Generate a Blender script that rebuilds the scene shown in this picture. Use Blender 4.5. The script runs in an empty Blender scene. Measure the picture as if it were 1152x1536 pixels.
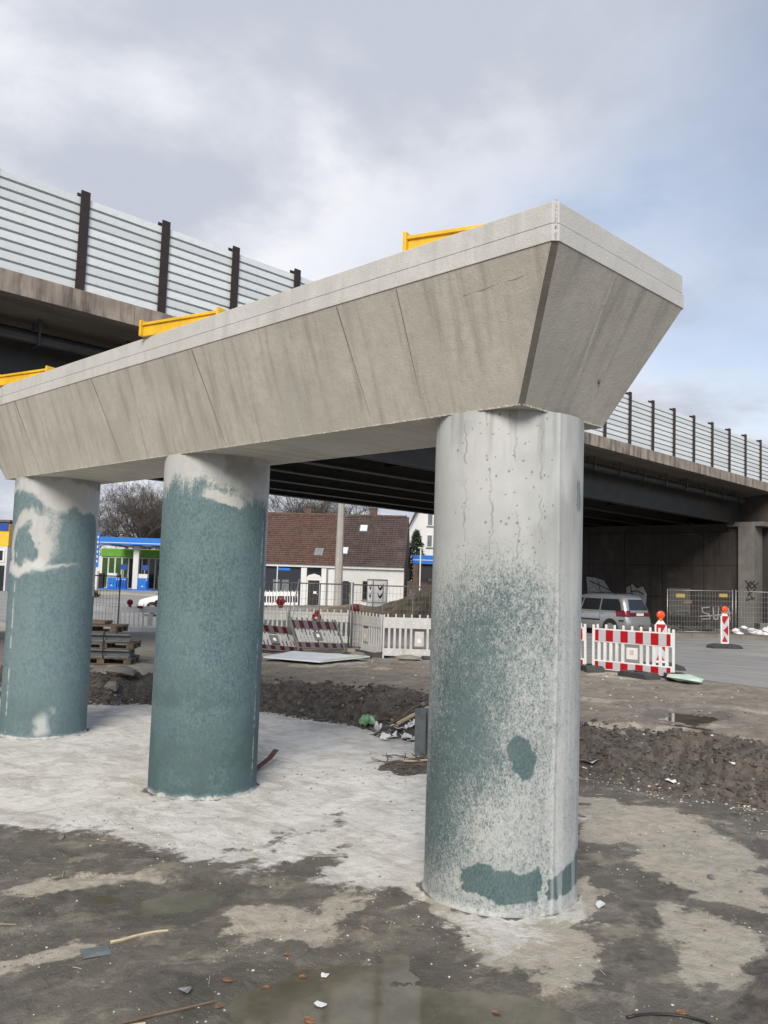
import bpy, math, random
import numpy as np
from mathutils import Vector, Matrix, noise as mnoise

random.seed(7)
S = bpy.context.scene
COL = S.collection
R = math.radians

# ------------------------------------------------------------------ camera
YAW = R(44.65)                       # heading of the view, from the +X axis (the old bridge runs along X)
PIT, ROLL = R(4.49), R(1.89)
HX, HY = math.cos(YAW), math.sin(YAW)
EYE = 2.4
h = Vector((HX, HY, 0)); rt = Vector((HY, -HX, 0)); up0 = Vector((0, 0, 1))
fw = h * math.cos(PIT) + up0 * math.sin(PIT)
upv = up0 * math.cos(PIT) - h * math.sin(PIT)
cr = rt * math.cos(ROLL) + upv * math.sin(ROLL)
cu = upv * math.cos(ROLL) - rt * math.sin(ROLL)
cd = bpy.data.cameras.new('camera'); cam = bpy.data.objects.new('camera', cd); COL.objects.link(cam)
m = Matrix((cr, cu, -fw)).transposed().to_4x4(); m.translation = (0, 0, EYE)
cam.matrix_world = m
cd.sensor_fit = 'VERTICAL'; cd.sensor_height = 36; cd.lens = 36 * 1285 / 1536
cd.clip_start = .05; cd.clip_end = 3000
S.camera = cam

# ------------------------------------------------------------------ sky and sun
SUN_EL, SUN_AZ = R(36), R(217)       # direction towards the sun, azimuth from +X
w = bpy.data.worlds.new('World'); S.world = w; w.use_nodes = True
nt = w.node_tree; nt.nodes.clear()
def N(t, **k):
    n = nt.nodes.new(t)
    for a, b in k.items(): setattr(n, a, b)
    return n
def LK(a, b): nt.links.new(a, b)
def sky_math(op, a, b=None, clamp=False):
    n = N('ShaderNodeMath', operation=op, use_clamp=clamp)
    for i, v in enumerate((a, b)):
        if v is None: continue
        if isinstance(v, (int, float)): n.inputs[i].default_value = v
        else: LK(v, n.inputs[i])
    return n.outputs[0]
out = N('ShaderNodeOutputWorld')
sky = N('ShaderNodeTexSky', sky_type='NISHITA'); sky.sun_disc = False
sky.sun_elevation = SUN_EL; sky.sun_rotation = R(90) - SUN_AZ
bgs = N('ShaderNodeBackground'); bgs.inputs[1].default_value = .085
LK(sky.outputs[0], bgs.inputs[0])
tc = N('ShaderNodeTexCoord'); sep = N('ShaderNodeSeparateXYZ'); LK(tc.outputs['Generated'], sep.inputs[0])
den = sky_math('ADD', sky_math('MAXIMUM', sep.outputs[2], 0.0), .22)
cmb = N('ShaderNodeCombineXYZ')
LK(sky_math('DIVIDE', sep.outputs[0], den), cmb.inputs[0]); LK(sky_math('DIVIDE', sep.outputs[1], den), cmb.inputs[1])
def sky_noise(scale, detail, rough, dist, off):
    mp = N('ShaderNodeMapping'); mp.inputs['Location'].default_value = off
    LK(cmb.outputs[0], mp.inputs[0])
    n = N('ShaderNodeTexNoise'); n.inputs['Scale'].default_value = scale; n.inputs['Detail'].default_value = detail
    n.inputs['Roughness'].default_value = rough; n.inputs['Distortion'].default_value = dist
    LK(mp.outputs[0], n.inputs[0]); return n.outputs[0]
n1 = sky_noise(.9, 9, .55, .15, (3.1, 1.7, 0)); n2 = sky_noise(2.2, 9, .56, .15, (7.3, 2.2, 0)); n3 = sky_noise(.55, 3, .5, .2, (1.3, 9.2, 0))
# the cloud deck thins towards the right (direction +X-Y), where blue shows through
clear = sky_math('ADD', sky_math('MULTIPLY', sep.outputs[0], .30), sky_math('MULTIPLY', sep.outputs[1], -.34))
cov = sky_math('ADD', sky_math('MULTIPLY', n1, .75), sky_math('ADD', sky_math('MULTIPLY', n2, .30), sky_math('MULTIPLY', n3, .25)))
cov = sky_math('SUBTRACT', cov, sky_math('MULTIPLY', sky_math('MULTIPLY', clear, 1.65), sky_math('ADD', sky_math('MULTIPLY', sep.outputs[2], 1.5), .12)))
mr = N('ShaderNodeMapRange', interpolation_type='SMOOTHSTEP'); LK(cov, mr.inputs[0])
mr.inputs[1].default_value = .34; mr.inputs[2].default_value = .66; mr.inputs[3].default_value = .22; mr.inputs[4].default_value = 1
shade = N('ShaderNodeMapRange', interpolation_type='SMOOTHSTEP')
LK(sky_math('ADD', sky_math('MULTIPLY', n2, .55), sky_math('MULTIPLY', n1, .55)), shade.inputs[0])
shade.inputs[1].default_value = .43; shade.inputs[2].default_value = .63; shade.inputs[3].default_value = 0; shade.inputs[4].default_value = 1
cr_ = N('ShaderNodeMix', data_type='RGBA'); LK(shade.outputs[0], cr_.inputs[0])
cr_.inputs[6].default_value = (.91, .92, .965, 1); cr_.inputs[7].default_value = (.55, .585, .675, 1)
bgc = N('ShaderNodeBackground'); LK(cr_.outputs[2], bgc.inputs[0]); bgc.inputs[1].default_value = .565
mxs = N('ShaderNodeMixShader'); LK(mr.outputs[0], mxs.inputs[0]); LK(bgs.outputs[0], mxs.inputs[1]); LK(bgc.outputs[0], mxs.inputs[2])
LK(mxs.outputs[0], out.inputs[0])

sd = bpy.data.lights.new('sun', 'SUN'); sd.energy = 2.0; sd.angle = R(28); sd.color = (1, .93, .83)
so = bpy.data.objects.new('sun', sd); COL.objects.link(so)
sv = Vector((math.cos(SUN_EL) * math.cos(SUN_AZ), math.cos(SUN_EL) * math.sin(SUN_AZ), math.sin(SUN_EL)))
so.rotation_euler = sv.to_track_quat('Z', 'Y').to_euler(); so.location = sv * 60
S.view_settings.view_transform = 'Standard'; S.view_settings.look = 'None'
S.view_settings.exposure = .86; S.view_settings.gamma = 1; S.view_settings.use_curve_mapping = False

# ------------------------------------------------------------------ helpers
def V(r, f, z=0.0):                  # survey grid: metres right of and ahead of the viewpoint
    return Vector((HX * f + HY * r, HY * f - HX * r, z))

_h = np.random.RandomState(5).rand(256, 256)
def vnoise(x, y, s=0):
    x = np.asarray(x, float) + 37.3 * s; y = np.asarray(y, float) + 91.7 * s
    i = np.floor(x).astype(int); j = np.floor(y).astype(int); u = x - i; v = y - j
    u = u * u * (3 - 2 * u); v = v * v * (3 - 2 * v)
    g = lambda a, b: _h[a & 255, b & 255]
    return (g(i, j) * (1 - u) + g(i + 1, j) * u) * (1 - v) + (g(i, j + 1) * (1 - u) + g(i + 1, j + 1) * u) * v
def fbm(x, y, o=5, s=0, gain=.5):
    t = 0; a = 1; n = 0
    for k in range(o):
        t = t + a * vnoise(x * 2 ** k, y * 2 ** k, s + k * 3); n += a; a *= gain
    return t / n                     # 0..1
def sstep(a, b, x):
    t = np.clip((x - a) / (b - a), 0, 1); return t * t * (3 - 2 * t)
def sdist(x, y, poly):               # signed distance, positive inside
    x = np.asarray(x, float); y = np.asarray(y, float)
    d = np.full(x.shape, 1e18); ins = np.zeros(x.shape, bool)
    n = len(poly)
    for k in range(n):
        ax, ay = poly[k]; bx, by = poly[(k + 1) % n]
        ex, ey = bx - ax, by - ay; wx, wy = x - ax, y - ay
        t = np.clip((wx * ex + wy * ey) / (ex * ex + ey * ey + 1e-12), 0, 1)
        d = np.minimum(d, (wx - ex * t) ** 2 + (wy - ey * t) ** 2)
        if ay != by:
            ins ^= ((ay > y) != (by > y)) & (x < ex * (y - ay) / (by - ay) + ax)
    d = np.sqrt(d); return np.where(ins, d, -d)

PIT_P = [(9.2, -30), (9.36, 2.02), (9.9, 3.7), (9.72, 4.72), (9.66, 5.92), (9.85, 7.88), (9.6, 8.98), (9.85, 10.07), (9.65, 10.87),
         (9.47, 12.08), (8.21, 14.18), (7.46, 14.47), (6.52, 16.24), (4.78, 17.94), (-40, 19), (-40, -30)]
MUD_P = [(-9, 17), (-2, 11.5), (2.41, 8.71), (3.35, 8.13), (4.0, 7.75), (4.22, 6.93), (4.25, 6.24), (4.71, 5.65), (4.9, 4.97), (4.7, 4.35),
         (4.65, 3.93), (4.73, 3.32), (5.04, 2.9), (5.32, 3.21), (5.9, 3.6), (6.6, 4.2), (7.68, 4.73), (8.4, 5.6), (9.3, 6.0), (10.5, 5.2), (10, -30), (-40, -30), (-40, 17)]
LIGHT_P = [[(8.75, 5.39), (8.98, 4.73), (9.11, 4.15), (8.09, 3.02), (7.72, 2.88), (6.94, 3.07), (7.08, 3.57), (7.42, 4.11), (7.27, 4.44)],
           [(5.77, 3.08), (6.28, 3.17), (6.52, 2.88), (6.27, 2.53), (5.88, 2.28), (5.32, 2.29), (5.35, 2.58), (5.65, 2.78)],
           [(4.9, 4.26), (5.05, 4.01), (5.89, 3.65), (5.29, 3.23), (5.04, 2.89), (4.75, 2.93), (4.71, 3.3), (4.75, 3.77)],
           [(7.83, 3.28), (7.41, 2.77), (6.81, 2.54), (6.79, 3.01)],
           [(2.29, 5.44), (2.72, 5.45), (3.0, 5.28), (2.65, 5.13), (2.21, 5.22)],
           [(2.77, 6.67), (3.12, 6.76), (3.47, 6.57), (3.64, 6.13), (3.19, 6.23), (2.69, 6.47)],
           [(3.6, 5.0), (3.9, 5.05), (4.7, 4.75), (4.3, 4.5), (3.8, 4.6)]]
SMEAR_P = [[(4.37, 6.42), (5.12, 6.45), (5.91, 6.6), (6.72, 6.97), (5.96, 6.26), (5.15, 6.1), (4.43, 6.1)],
           [(5.78, 6.26), (6.09, 6.3), (5.31, 5.48), (4.55, 5.37), (4.41, 5.53)]]
SOIL_P = [[(8.22, 7.98), (9.2, 8.0), (8.6, 7.0), (7.92, 6.85), (7.74, 7.32)],
          [(5.95, 2.25), (5.55, 2.3), (5.1, 2.2), (4.7, 1.7), (5.54, 1.2), (6.98, 1.6)]]
POOL_P = [[(3.1, 4.2), (3.45, 4.16), (3.87, 3.96), (4.15, 3.82), (4.05, 3.64), (3.78, 3.6), (4.13, 3.3), (3.75, 2.9), (2.8, 3.8)],
          [(3.83, 3.42), (4.2, 3.26), (4.45, 2.85), (4.3, 2.5), (3.5, 3.1)],
          [(3.37, 5.65), (3.64, 5.8), (3.83, 5.6), (3.83, 5.42), (3.51, 5.4), (3.36, 5.46)],
          [(3.18, 6.06), (3.34, 6.05), (3.31, 5.9), (3.18, 5.89)],
          [(11.8, 5.95), (12.5, 6.15), (12.85, 5.7), (12.4, 5.1), (11.7, 5.4)]]
POOL_Z = [-.012, -.0135, -.010, -.010, .53]
CTRL = np.array([(16.1, 7.9, .66), (15.9, 9.6, .68), (25.8, 10.9, .68), (18, 9, .68), (33, 18, .36), (34, 25, .3), (44.4, 17.5, .3), (35, 13, .5), (44, 5, .5),
                 (16.5, 16, .34), (17.4, 15.1, .34), (15.5, 20, .34), (14, 25.5, .24), (10.5, 14, .48), (9.2, 17, .5), (7, 19, .5), (13.5, 15.5, .44),
                 (43, 47.5, .3), (39.5, 51, .2), (46.5, 44, .55), (36, 37, .6), (46, 82, .4), (60, 53, .5), (10.6, 9, .62), (10.6, 5, .6), (10.5, 2, .62),
                 (11, -15, .6), (20, -20, .7), (35, -20, .6), (0, 25, .5), (-20, 30, .5), (30, 76, .3), (24, 44, .05), (19, 35, -.35), (17.5, 37, -.35), (12.3, 5.7, .55)])
RUTS = [(2.2, 6.3, R(-30), 3.2, .06), (2.0, 5.75, R(-31), 3.4, .06), (6.3, 1.6, R(38), 3.2, .06), (6.9, 1.3, R(40), 3.4, .06), (3.0, 6.9, R(-48), 2.2, .05)]
def zup(x, y):
    x = np.asarray(x, float); y = np.asarray(y, float); a = np.zeros(x.shape); b = np.zeros(x.shape)
    for cx, cy, cz in CTRL:
        q = 1 / (((x - cx) ** 2 + (y - cy) ** 2) + 2.5) ** 1.5
        a += q * cz; b += q
    return a / b
def gheight(x, y, fine=True):
    x = np.asarray(x, float); y = np.asarray(y, float)
    wx = x + (fbm(x * 1.3, y * 1.3, 4, 1) - .5) * .7; wy = y + (fbm(x * 1.3, y * 1.3, 4, 2) - .5) * .7
    d = -sdist(wx, wy, PIT_P)
    zu = zup(x, y)
    near = np.exp(-((x - 7) ** 2 + (y - 7) ** 2) / 900.)
    bank = sstep(0, 1.05, d) * (.86 + .14 * sstep(1.0, 2.2, d))
    rough = sstep(0.0, .25, d) * (1 - sstep(.9, 1.9, d))
    z = zu * bank + rough * ((fbm(x * 2.2, y * 2.2, 6, 4, .62) - .52) * .36 + (vnoise(x * 9, y * 9, 9) - .5) * .03)
    z = z + sstep(1, 2, d) * (1 - sstep(14, 18, x)) * (fbm(x * .9, y * .9, 5, 6, .55) - .5) * .13 * near
    ins = 1 - sstep(0, .2, d)
    mud = sstep(-.25, .35, sdist(wx, wy, MUD_P))
    z = z + ins * ((fbm(x * .7, y * .7, 4, 7) - .5) * .012 + mud * ((fbm(x * 2.2, y * 2.2, 6, 8, .62) - .5) * .045 + .010))
    for (px, py, ang, L_, wd_) in RUTS:
        ca, sa = math.cos(ang), math.sin(ang); u = (x - px) * ca + (y - py) * sa; v = -(x - px) * sa + (y - py) * ca + (fbm(u * 1.1 + px, u * 0 + py, 3, 71) - .5) * .35
        q = sstep(0, .4, u) * (1 - sstep(L_ - .4, L_, u)) * ins
        z = z + q * (-.020 * np.exp(-(v / wd_) ** 2) * (.55 + .9 * (vnoise(u * 17, v * 8, 72) > .5)) + .011 * np.exp(-((np.abs(v) - wd_ * 1.7) / (wd_ * .5)) ** 2) * vnoise(u * 9, v * 9, 73) * 1.6) * (.25 + .75 * mud)
    for P in SOIL_P:
        q = sstep(-.05, .3, sdist(wx, wy, P)); z = z + q * (.05 + (fbm(x * 5, y * 5, 4, 3, .6) - .45) * .16)
    z = np.where(d < .15, np.maximum(z, -.004), z)
    for P, pz in zip(POOL_P, POOL_Z):
        jx = x + (fbm(x * 4, y * 4, 4, 11) - .5) * .28; jy = y + (fbm(x * 4, y * 4, 4, 12) - .5) * .28
        q = sstep(-.14, .12, sdist(jx, jy, P))
        z = z * (1 - q) + q * (pz - .02 + (fbm(x * 6, y * 6, 3, 13) - .5) * .02)
    return z
def G(x, y): return float(gheight(np.array([x]), np.array([y]))[0])

class MB:
    def __init__(s): s.v = []; s.f = []; s.m = []; s.mi = 0
    def add(s, vs, fs):
        o = len(s.v); s.v += [tuple(p) for p in vs]; s.f += [tuple(o + i for i in f) for f in fs]; s.m += [s.mi] * len(fs); return s
    def box(s, c, d, M=None):
        x, y, z = c; a, b, e = d[0] / 2, d[1] / 2, d[2] / 2
        vs = [Vector((x + i * a, y + j * b, z + k * e)) for k in (-1, 1) for j in (-1, 1) for i in (-1, 1)]
        if M: vs = [M @ p for p in vs]
        return s.add(vs, [(0, 2, 3, 1), (4, 5, 7, 6), (0, 1, 5, 4), (2, 6, 7, 3), (0, 4, 6, 2), (1, 3, 7, 5)])
    def b2(s, lo, hi): return s.box([(a + b) / 2 for a, b in zip(lo, hi)], [abs(b - a) for a, b in zip(lo, hi)])
    def bar(s, p, q, w, t, up=(0, 0, 1)):
        p = Vector(p); q = Vector(q); d = (q - p).normalized(); u = Vector(up)
        if abs(d.dot(u)) > .98: u = Vector((1, 0, 0))
        a = d.cross(u).normalized(); b = a.cross(d).normalized()
        vs = [o + a * i * w / 2 + b * j * t / 2 for o in (p, q) for j in (-1, 1) for i in (-1, 1)]
        return s.add(vs, [(0, 1, 3, 2), (4, 6, 7, 5), (0, 4, 5, 1), (2, 3, 7, 6), (0, 2, 6, 4), (1, 5, 7, 3)])
    def tube(s, pts, rad, n=8, cap=True):
        pts = [Vector(p) for p in pts]; rs = rad if isinstance(rad, (list, tuple)) else [rad] * len(pts)
        vs = []; fs = []; prev = None
        for i, p in enumerate(pts):
            d = (pts[min(i + 1, len(pts) - 1)] - pts[max(i - 1, 0)]).normalized()
            a = prev if prev is not None else (Vector((0, 0, 1)) if abs(d.z) < .9 else Vector((1, 0, 0)))
            a = (a - d * a.dot(d)).normalized(); prev = a; b = d.cross(a)
            for k in range(n):
                t = 2 * math.pi * k / n; vs.append(p + (a * math.cos(t) + b * math.sin(t)) * rs[i])
        for i in range(len(pts) - 1):
            for k in range(n):
                k2 = (k + 1) % n; fs.append((i * n + k, i * n + k2, (i + 1) * n + k2, (i + 1) * n + k))
        if cap: fs.append(tuple(range(n))[::-1]); fs.append(tuple((len(pts) - 1) * n + k for k in range(n)))
        return s.add(vs, fs)
    def prism(s, poly, axis, a, b):   # poly of 2-D points extruded along axis from a to b
        mk = {0: lambda p, t: (t, p[0], p[1]), 1: lambda p, t: (p[0], t, p[1]), 2: lambda p, t: (p[0], p[1], t)}[axis]
        n = len(poly); vs = [mk(p, a) for p in poly] + [mk(p, b) for p in poly]
        fs = [tuple(range(n)), tuple(range(2 * n - 1, n - 1, -1))] + [(i, i + n, (i + 1) % n + n, (i + 1) % n) for i in range(n)]
        return s.add(vs, fs)
    def blob(s, c, r, sq=(1, 1, 1), jit=.25, rnd=random):
        t = (1 + 5 ** .5) / 2
        vs = [(-1, t, 0), (1, t, 0), (-1, -t, 0), (1, -t, 0), (0, -1, t), (0, 1, t), (0, -1, -t), (0, 1, -t), (t, 0, -1), (t, 0, 1), (-t, 0, -1), (-t, 0, 1)]
        fs = [(0, 11, 5), (0, 5, 1), (0, 1, 7), (0, 7, 10), (0, 10, 11), (1, 5, 9), (5, 11, 4), (11, 10, 2), (10, 7, 6), (7, 1, 8), (3, 9, 4), (3, 4, 2), (3, 2, 6), (3, 6, 8), (3, 8, 9), (4, 9, 5), (2, 4, 11), (6, 2, 10), (8, 6, 7), (9, 8, 1)]
        a = rnd.random() * 6.28; ca, sa = math.cos(a), math.sin(a); o = []
        for x, y, z in vs:
            q = r / 1.9 * (1 + (rnd.random() - .5) * 2 * jit); x, y, z = x * q * sq[0], y * q * sq[1], z * q * sq[2]
            o.append((c[0] + x * ca - y * sa, c[1] + x * sa + y * ca, c[2] + z))
        return s.add(o, fs)
    def mesh(s, name, mats, smooth=False):
        me = bpy.data.meshes.new(name); me.from_pydata(s.v, [], s.f)
        for q in (mats if isinstance(mats, (list, tuple)) else [mats]): me.materials.append(q)
        if any(s.m): me.polygons.foreach_set('material_index', s.m)
        import bmesh
        b = bmesh.new(); b.from_mesh(me); bmesh.ops.recalc_face_normals(b, faces=b.faces); b.to_mesh(me); b.free()
        if smooth: me.polygons.foreach_set('use_smooth', [True] * len(me.polygons))
        me.update(); return me
    def build(s, name, mats, parent=None, smooth=False, bevel=0):
        o = bpy.data.objects.new(name, s.mesh(name, mats, smooth)); COL.objects.link(o)
        if parent: o.parent = parent
        if bevel:
            b = o.modifiers.new('bevel', 'BEVEL'); b.width = bevel; b.segments = 2; b.limit_method = 'ANGLE'
        return o
def tag(o, label, cat, group=None):
    o['label'] = label; o['category'] = cat
    if group: o['group'] = group
    return o
def thing(name, label, cat, loc=(0, 0, 0), rz=0, group=None):
    o = bpy.data.objects.new(name, None); COL.objects.link(o); o.location = loc; o.rotation_euler = (0, 0, rz); o.empty_display_size = .2
    return tag(o, label, cat, group)
def struct(o, kind='structure'): o['kind'] = kind; return o
def inst(me, name, parent=None, loc=(0, 0, 0), rot=(0, 0, 0), sc=(1, 1, 1)):
    o = bpy.data.objects.new(name, me); COL.objects.link(o); o.location = loc; o.rotation_euler = rot; o.scale = sc
    if parent: o.parent = parent
    return o
def copy_tree(root, label=None, group=None):
    def rec(o, par):
        c = o.copy(); COL.objects.link(c)
        if par: c.parent = par
        for ch in o.children: rec(ch, c)
        return c
    r = rec(root, None)
    if label: r['label'] = label
    if group: r['group'] = group
    return r

# ------------------------------------------------------------------ materials
class MT:
    def __init__(s, name):
        s.m = bpy.data.materials.new(name); s.m.use_nodes = True; s.t = s.m.node_tree; s.b = s.t.nodes['Principled BSDF']
    def n(s, t, **k):
        q = s.t.nodes.new(t)
        for a, b in k.items(): setattr(q, a, b)
        return q
    def lk(s, a, b): s.t.links.new(a, b)
    def co(s, kind='Object', scale=(1, 1, 1), rot=(0, 0, 0)):
        tc = s.n('ShaderNodeTexCoord'); mp = s.n('ShaderNodeMapping'); mp.inputs['Scale'].default_value = scale; mp.inputs['Rotation'].default_value = rot
        s.lk(tc.outputs[kind], mp.inputs[0]); return mp.outputs[0]
    def noise(s, co, scale, detail=6, rough=.55, dist=0):
        q = s.n('ShaderNodeTexNoise'); q.inputs['Scale'].default_value = scale; q.inputs['Detail'].default_value = detail
        q.inputs['Roughness'].default_value = rough; q.inputs['Distortion'].default_value = dist; s.lk(co, q.inputs[0]); return q.outputs[0]
    def voro(s, co, scale, feat='F1'):
        q = s.n('ShaderNodeTexVoronoi', feature=feat); q.inputs['Scale'].default_value = scale; s.lk(co, q.inputs['Vector']); return q.outputs['Distance']
    def rng(s, v, a, b, c=0., d=1., smooth=True):
        q = s.n('ShaderNodeMapRange', interpolation_type='SMOOTHSTEP' if smooth else 'LINEAR'); s.lk(v, q.inputs[0])
        for i, x in enumerate((a, b, c, d)): q.inputs[i + 1].default_value = x
        return q.outputs[0]
    def ma(s, op, a, b=None, clamp=False):
        q = s.n('ShaderNodeMath', operation=op, use_clamp=clamp)
        for i, v in enumerate((a, b)):
            if v is None: continue
            if isinstance(v, (int, float)): q.inputs[i].default_value = v
            else: s.lk(v, q.inputs[i])
        return q.outputs[0]
    def mix(s, f, a, b, mode='MIX'):
        q = s.n('ShaderNodeMix', data_type='RGBA', blend_type=mode)
        for i, v in ((0, f), (6, a), (7, b)):
            if isinstance(v, (int, float)): q.inputs[i].default_value = v
            elif isinstance(v, tuple): q.inputs[i].default_value = v + (1,)
            else: s.lk(v, q.inputs[i])
        return q.outputs[2]
    def attr(s, name): return s.n('ShaderNodeAttribute', attribute_name=name).outputs['Fac']
    def col(s, v):
        if isinstance(v, tuple): s.b.inputs['Base Color'].default_value = v + (1,)
        else: s.lk(v, s.b.inputs['Base Color'])
    def rough(s, v):
        if isinstance(v, (int, float)): s.b.inputs['Roughness'].default_value = v
        else: s.lk(v, s.b.inputs['Roughness'])
    def bump(s, hgt, strength=.3, dist=.01):
        q = s.n('ShaderNodeBump'); q.inputs['Strength'].default_value = strength; q.inputs['Distance'].default_value = dist
        s.lk(hgt, q.inputs['Height']); s.lk(q.outputs[0], s.b.inputs['Normal'])
def simple(name, c, rough=.6, var=.18, scale=6, bump=.1, metal=0, dirt=None, spec=None):
    t = MT(name); co = t.co(); a = t.noise(co, scale, 7, .6)
    lo = tuple(x * (1 - var) for x in c); hi = tuple(min(1, x * (1 + var)) for x in c)
    cc = t.mix(t.rng(a, .3, .7), lo, hi)
    if dirt:
        d = t.noise(t.co(scale=(1, 1, .35)), scale * .6, 8, .65); cc = t.mix(t.rng(d, .48, .72, 0, .75), cc, dirt)
    t.col(cc); t.rough(rough); t.b.inputs['Metallic'].default_value = metal
    if spec is not None: t.b.inputs['Specular IOR Level'].default_value = spec
    if bump: t.bump(t.noise(co, scale * 9, 4, .6), bump, .005)
    return t.m
M = {}
def concrete(name, c, stain, streak=None, pits=True, rough=.82, patch=None, seed=0, spk=.5):
    t = MT(name); co = t.co(rot=(0, 0, seed))
    a = t.noise(co, 1.3, 8, .6, .4); b = t.noise(co, 14, 6, .6)
    cc = t.mix(t.rng(a, .3, .72), c, stain)
    cc = t.mix(t.rng(b, .35, .75, 0, spk), cc, tuple(x * .78 for x in c))
    if patch: cc = t.mix(t.rng(t.noise(co, .55, 5, .6, .8), .52, .7, 0, .7), cc, patch)
    if streak:
        q = t.noise(t.co(scale=streak[0]), 1, 7, .62); cc = t.mix(t.rng(q, *(streak[3:] or (.46, .74)), 0, streak[2]), cc, streak[1])
        q2 = t.noise(t.co(scale=tuple(v * 1.9 for v in streak[0]), rot=(0, 0, .02)), 1, 6, .62); cc = t.mix(t.rng(q2, .55, .78, 0, streak[2] * .6), cc, tuple(min(1, x * 1.28) for x in c))
    if pits:
        v = t.voro(co, 22); p = t.rng(v, .05, .13, 1, 0); gate = t.rng(t.noise(co, 6, 2), .52, .60)
        pm = t.ma('MULTIPLY', p, gate); cc = t.mix(t.ma('MULTIPLY', pm, .7), cc, tuple(x * .35 for x in c))
    t.col(cc); t.rough(rough)
    t.bump(t.ma('ADD', t.noise(co, 60, 5, .6), t.ma('ADD', t.ma('MULTIPLY', b, .9), t.ma('MULTIPLY', t.noise(co, 5, 5, .6), 1.4))), .38, .008)
    return t.m
M['beam'] = concrete('beam_concrete', (.575, .545, .48), (.455, .43, .375), ((.5, 8.5, .9), (.30, .28, .238), .65), patch=(.435, .432, .372), spk=.7)
M['beam_end'] = concrete('beam_end_concrete', (.56, .528, .462), (.435, .41, .356), ((8, .5, .9), (.29, .27, .228), .6), patch=(.43, .425, .36), spk=.7, seed=1)
M['beam_light'] = concrete('shelf_concrete', (.60, .59, .56), (.50, .49, .465), ((.7, 6, .6), (.38, .37, .345), .5), patch=(.50, .495, .47))
M['grout'] = concrete('grout_line', (.20, .185, .16), (.11, .10, .088), rough=.95)
M['oldconc'] = concrete('weathered_edge_concrete', (.40, .335, .275), (.24, .20, .165), ((3.1, 3.1, .5), (.075, .064, .056), .95, .40, .70))
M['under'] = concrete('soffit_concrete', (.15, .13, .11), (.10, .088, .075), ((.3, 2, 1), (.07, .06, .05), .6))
M['abut'] = concrete('shaded_abutment_concrete', (.058, .048, .042), (.037, .032, .029), ((2.2, 2.2, .3), (.022, .02, .018), .9), patch=(.09, .078, .067))  # near-black base holds the shade under the deck; the streaks are stains
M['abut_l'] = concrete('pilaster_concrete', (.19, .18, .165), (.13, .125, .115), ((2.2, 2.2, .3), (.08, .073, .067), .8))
M['girder'] = simple('girder_paint', (.028, .027, .026), .55, .25, 2, .1)
M['steel_dark'] = simple('dark_steel', (.03, .03, .032), .5, .2, 4, .1)
M['rust'] = simple('brown_post_paint', (.030, .018, .015), .55, .25, 3, .12)
M['galv'] = simple('galvanised_steel', (.32, .33, .34), .45, .2, 8, .1, .6)
M['yellow'] = simple('yellow_formwork', (.78, .46, .02), .5, .12, 5, .15, dirt=(.42, .26, .05))
M['white_pl'] = simple('white_plastic', (.78, .78, .77), .4, .05, 5, .05, dirt=(.62, .61, .58))
M['white_slat'] = simple('shaded_white_slat', (.36, .36, .35), .5, .1, 5, .05)  # slats of the tipped barriers, shade under the bridge put into the grey
M['plate_y'] = simple('dull_yellow_plate', (.36, .28, .05), .5, .15, 5, .05)
M['white_dirty'] = simple('dirty_white_plastic', (.52, .52, .50), .5, .08, 5, .05, dirt=(.40, .38, .34))
M['white_br'] = simple('shaded_back_grey', (.13, .13, .127), .5, .15, 5, .05, dirt=(.18, .17, .16))  # body of the tipped barriers, darkened to carry the bridge shade
M['red'] = simple('red_reflective', (.42, .008, .012), .35, .08, 8, .05)
M['dred'] = simple('dull_shaded_red', (.055, .005, .008), .4, .12, 8, .05)  # dull red, with the bridge shade mixed into the colour
M['grefl'] = simple('grey_reflective', (.50, .50, .54), .35, .06, 40, .05)
M['dgrefl'] = simple('dull_shaded_grey', (.10, .10, .10), .4, .1, 30, .05)  # dull grey, with the bridge shade mixed into the colour
M['rubber'] = simple('recycled_rubber', (.05, .05, .05), .85, .2, 6, .3)
M['orange'] = simple('orange_lens', (.75, .09, .02), .2, .1, 10, .02)
M['taillight'] = simple('dark_tail_light', (.13, .008, .012), .2, .1, 10, .0)
M['redlens'] = simple('red_lens', (.17, .008, .012), .25, .1, 10, .02)
M['black'] = simple('black_plastic', (.015, .015, .016), .5, .1, 5, .05)
M['glass'] = simple('dark_glass', (.018, .022, .025), .06, .1, 2, 0)
M['glass2'] = simple('pale_glass', (.16, .18, .19), .08, .2, 1.5, 0)
M['silver'] = simple('silver_car_paint', (.42, .43, .44), .28, .03, 4, 0, .65)
M['whitecar'] = simple('white_car_paint', (.75, .75, .76), .25, .02, 4, 0)
M['tyre'] = simple('tyre_rubber', (.02, .02, .02), .8, .15, 8, .1)
M['white_wall'] = simple('white_render', (.66, .66, .65), .85, .05, .8, .1, dirt=(.58, .575, .56))
M['grey_wall'] = simple('pale_render', (.60, .60, .585), .85, .06, .8, .1, dirt=(.52, .515, .50))
M['navy'] = simple('dark_blue_render', (.022, .024, .040), .8, .12, .8, .05)
M['brick'] = simple('brown_brick', (.10, .065, .052), .85, .25, 4, .2)
M['darkroof'] = simple('dark_slate', (.05, .052, .056), .7, .2, 3, .2)
M['timber'] = simple('old_timber', (.145, .108, .078), .8, .3, 7, .3)
M['timber_l'] = simple('fresh_timber', (.50, .41, .27), .75, .2, 9, .2)
M['bluepaint'] = simple('blue_paint', (.012, .16, .60), .4, .06, 2, 0)
M['bluedark'] = simple('deep_blue_paint', (.012, .06, .30), .4, .08, 2, 0)
M['greenpaint'] = simple('green_fascia', (.10, .30, .02), .5, .1, 2, 0)
M['greendk'] = simple('green_glass', (.03, .085, .02), .3, .3, .8, 0)
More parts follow.
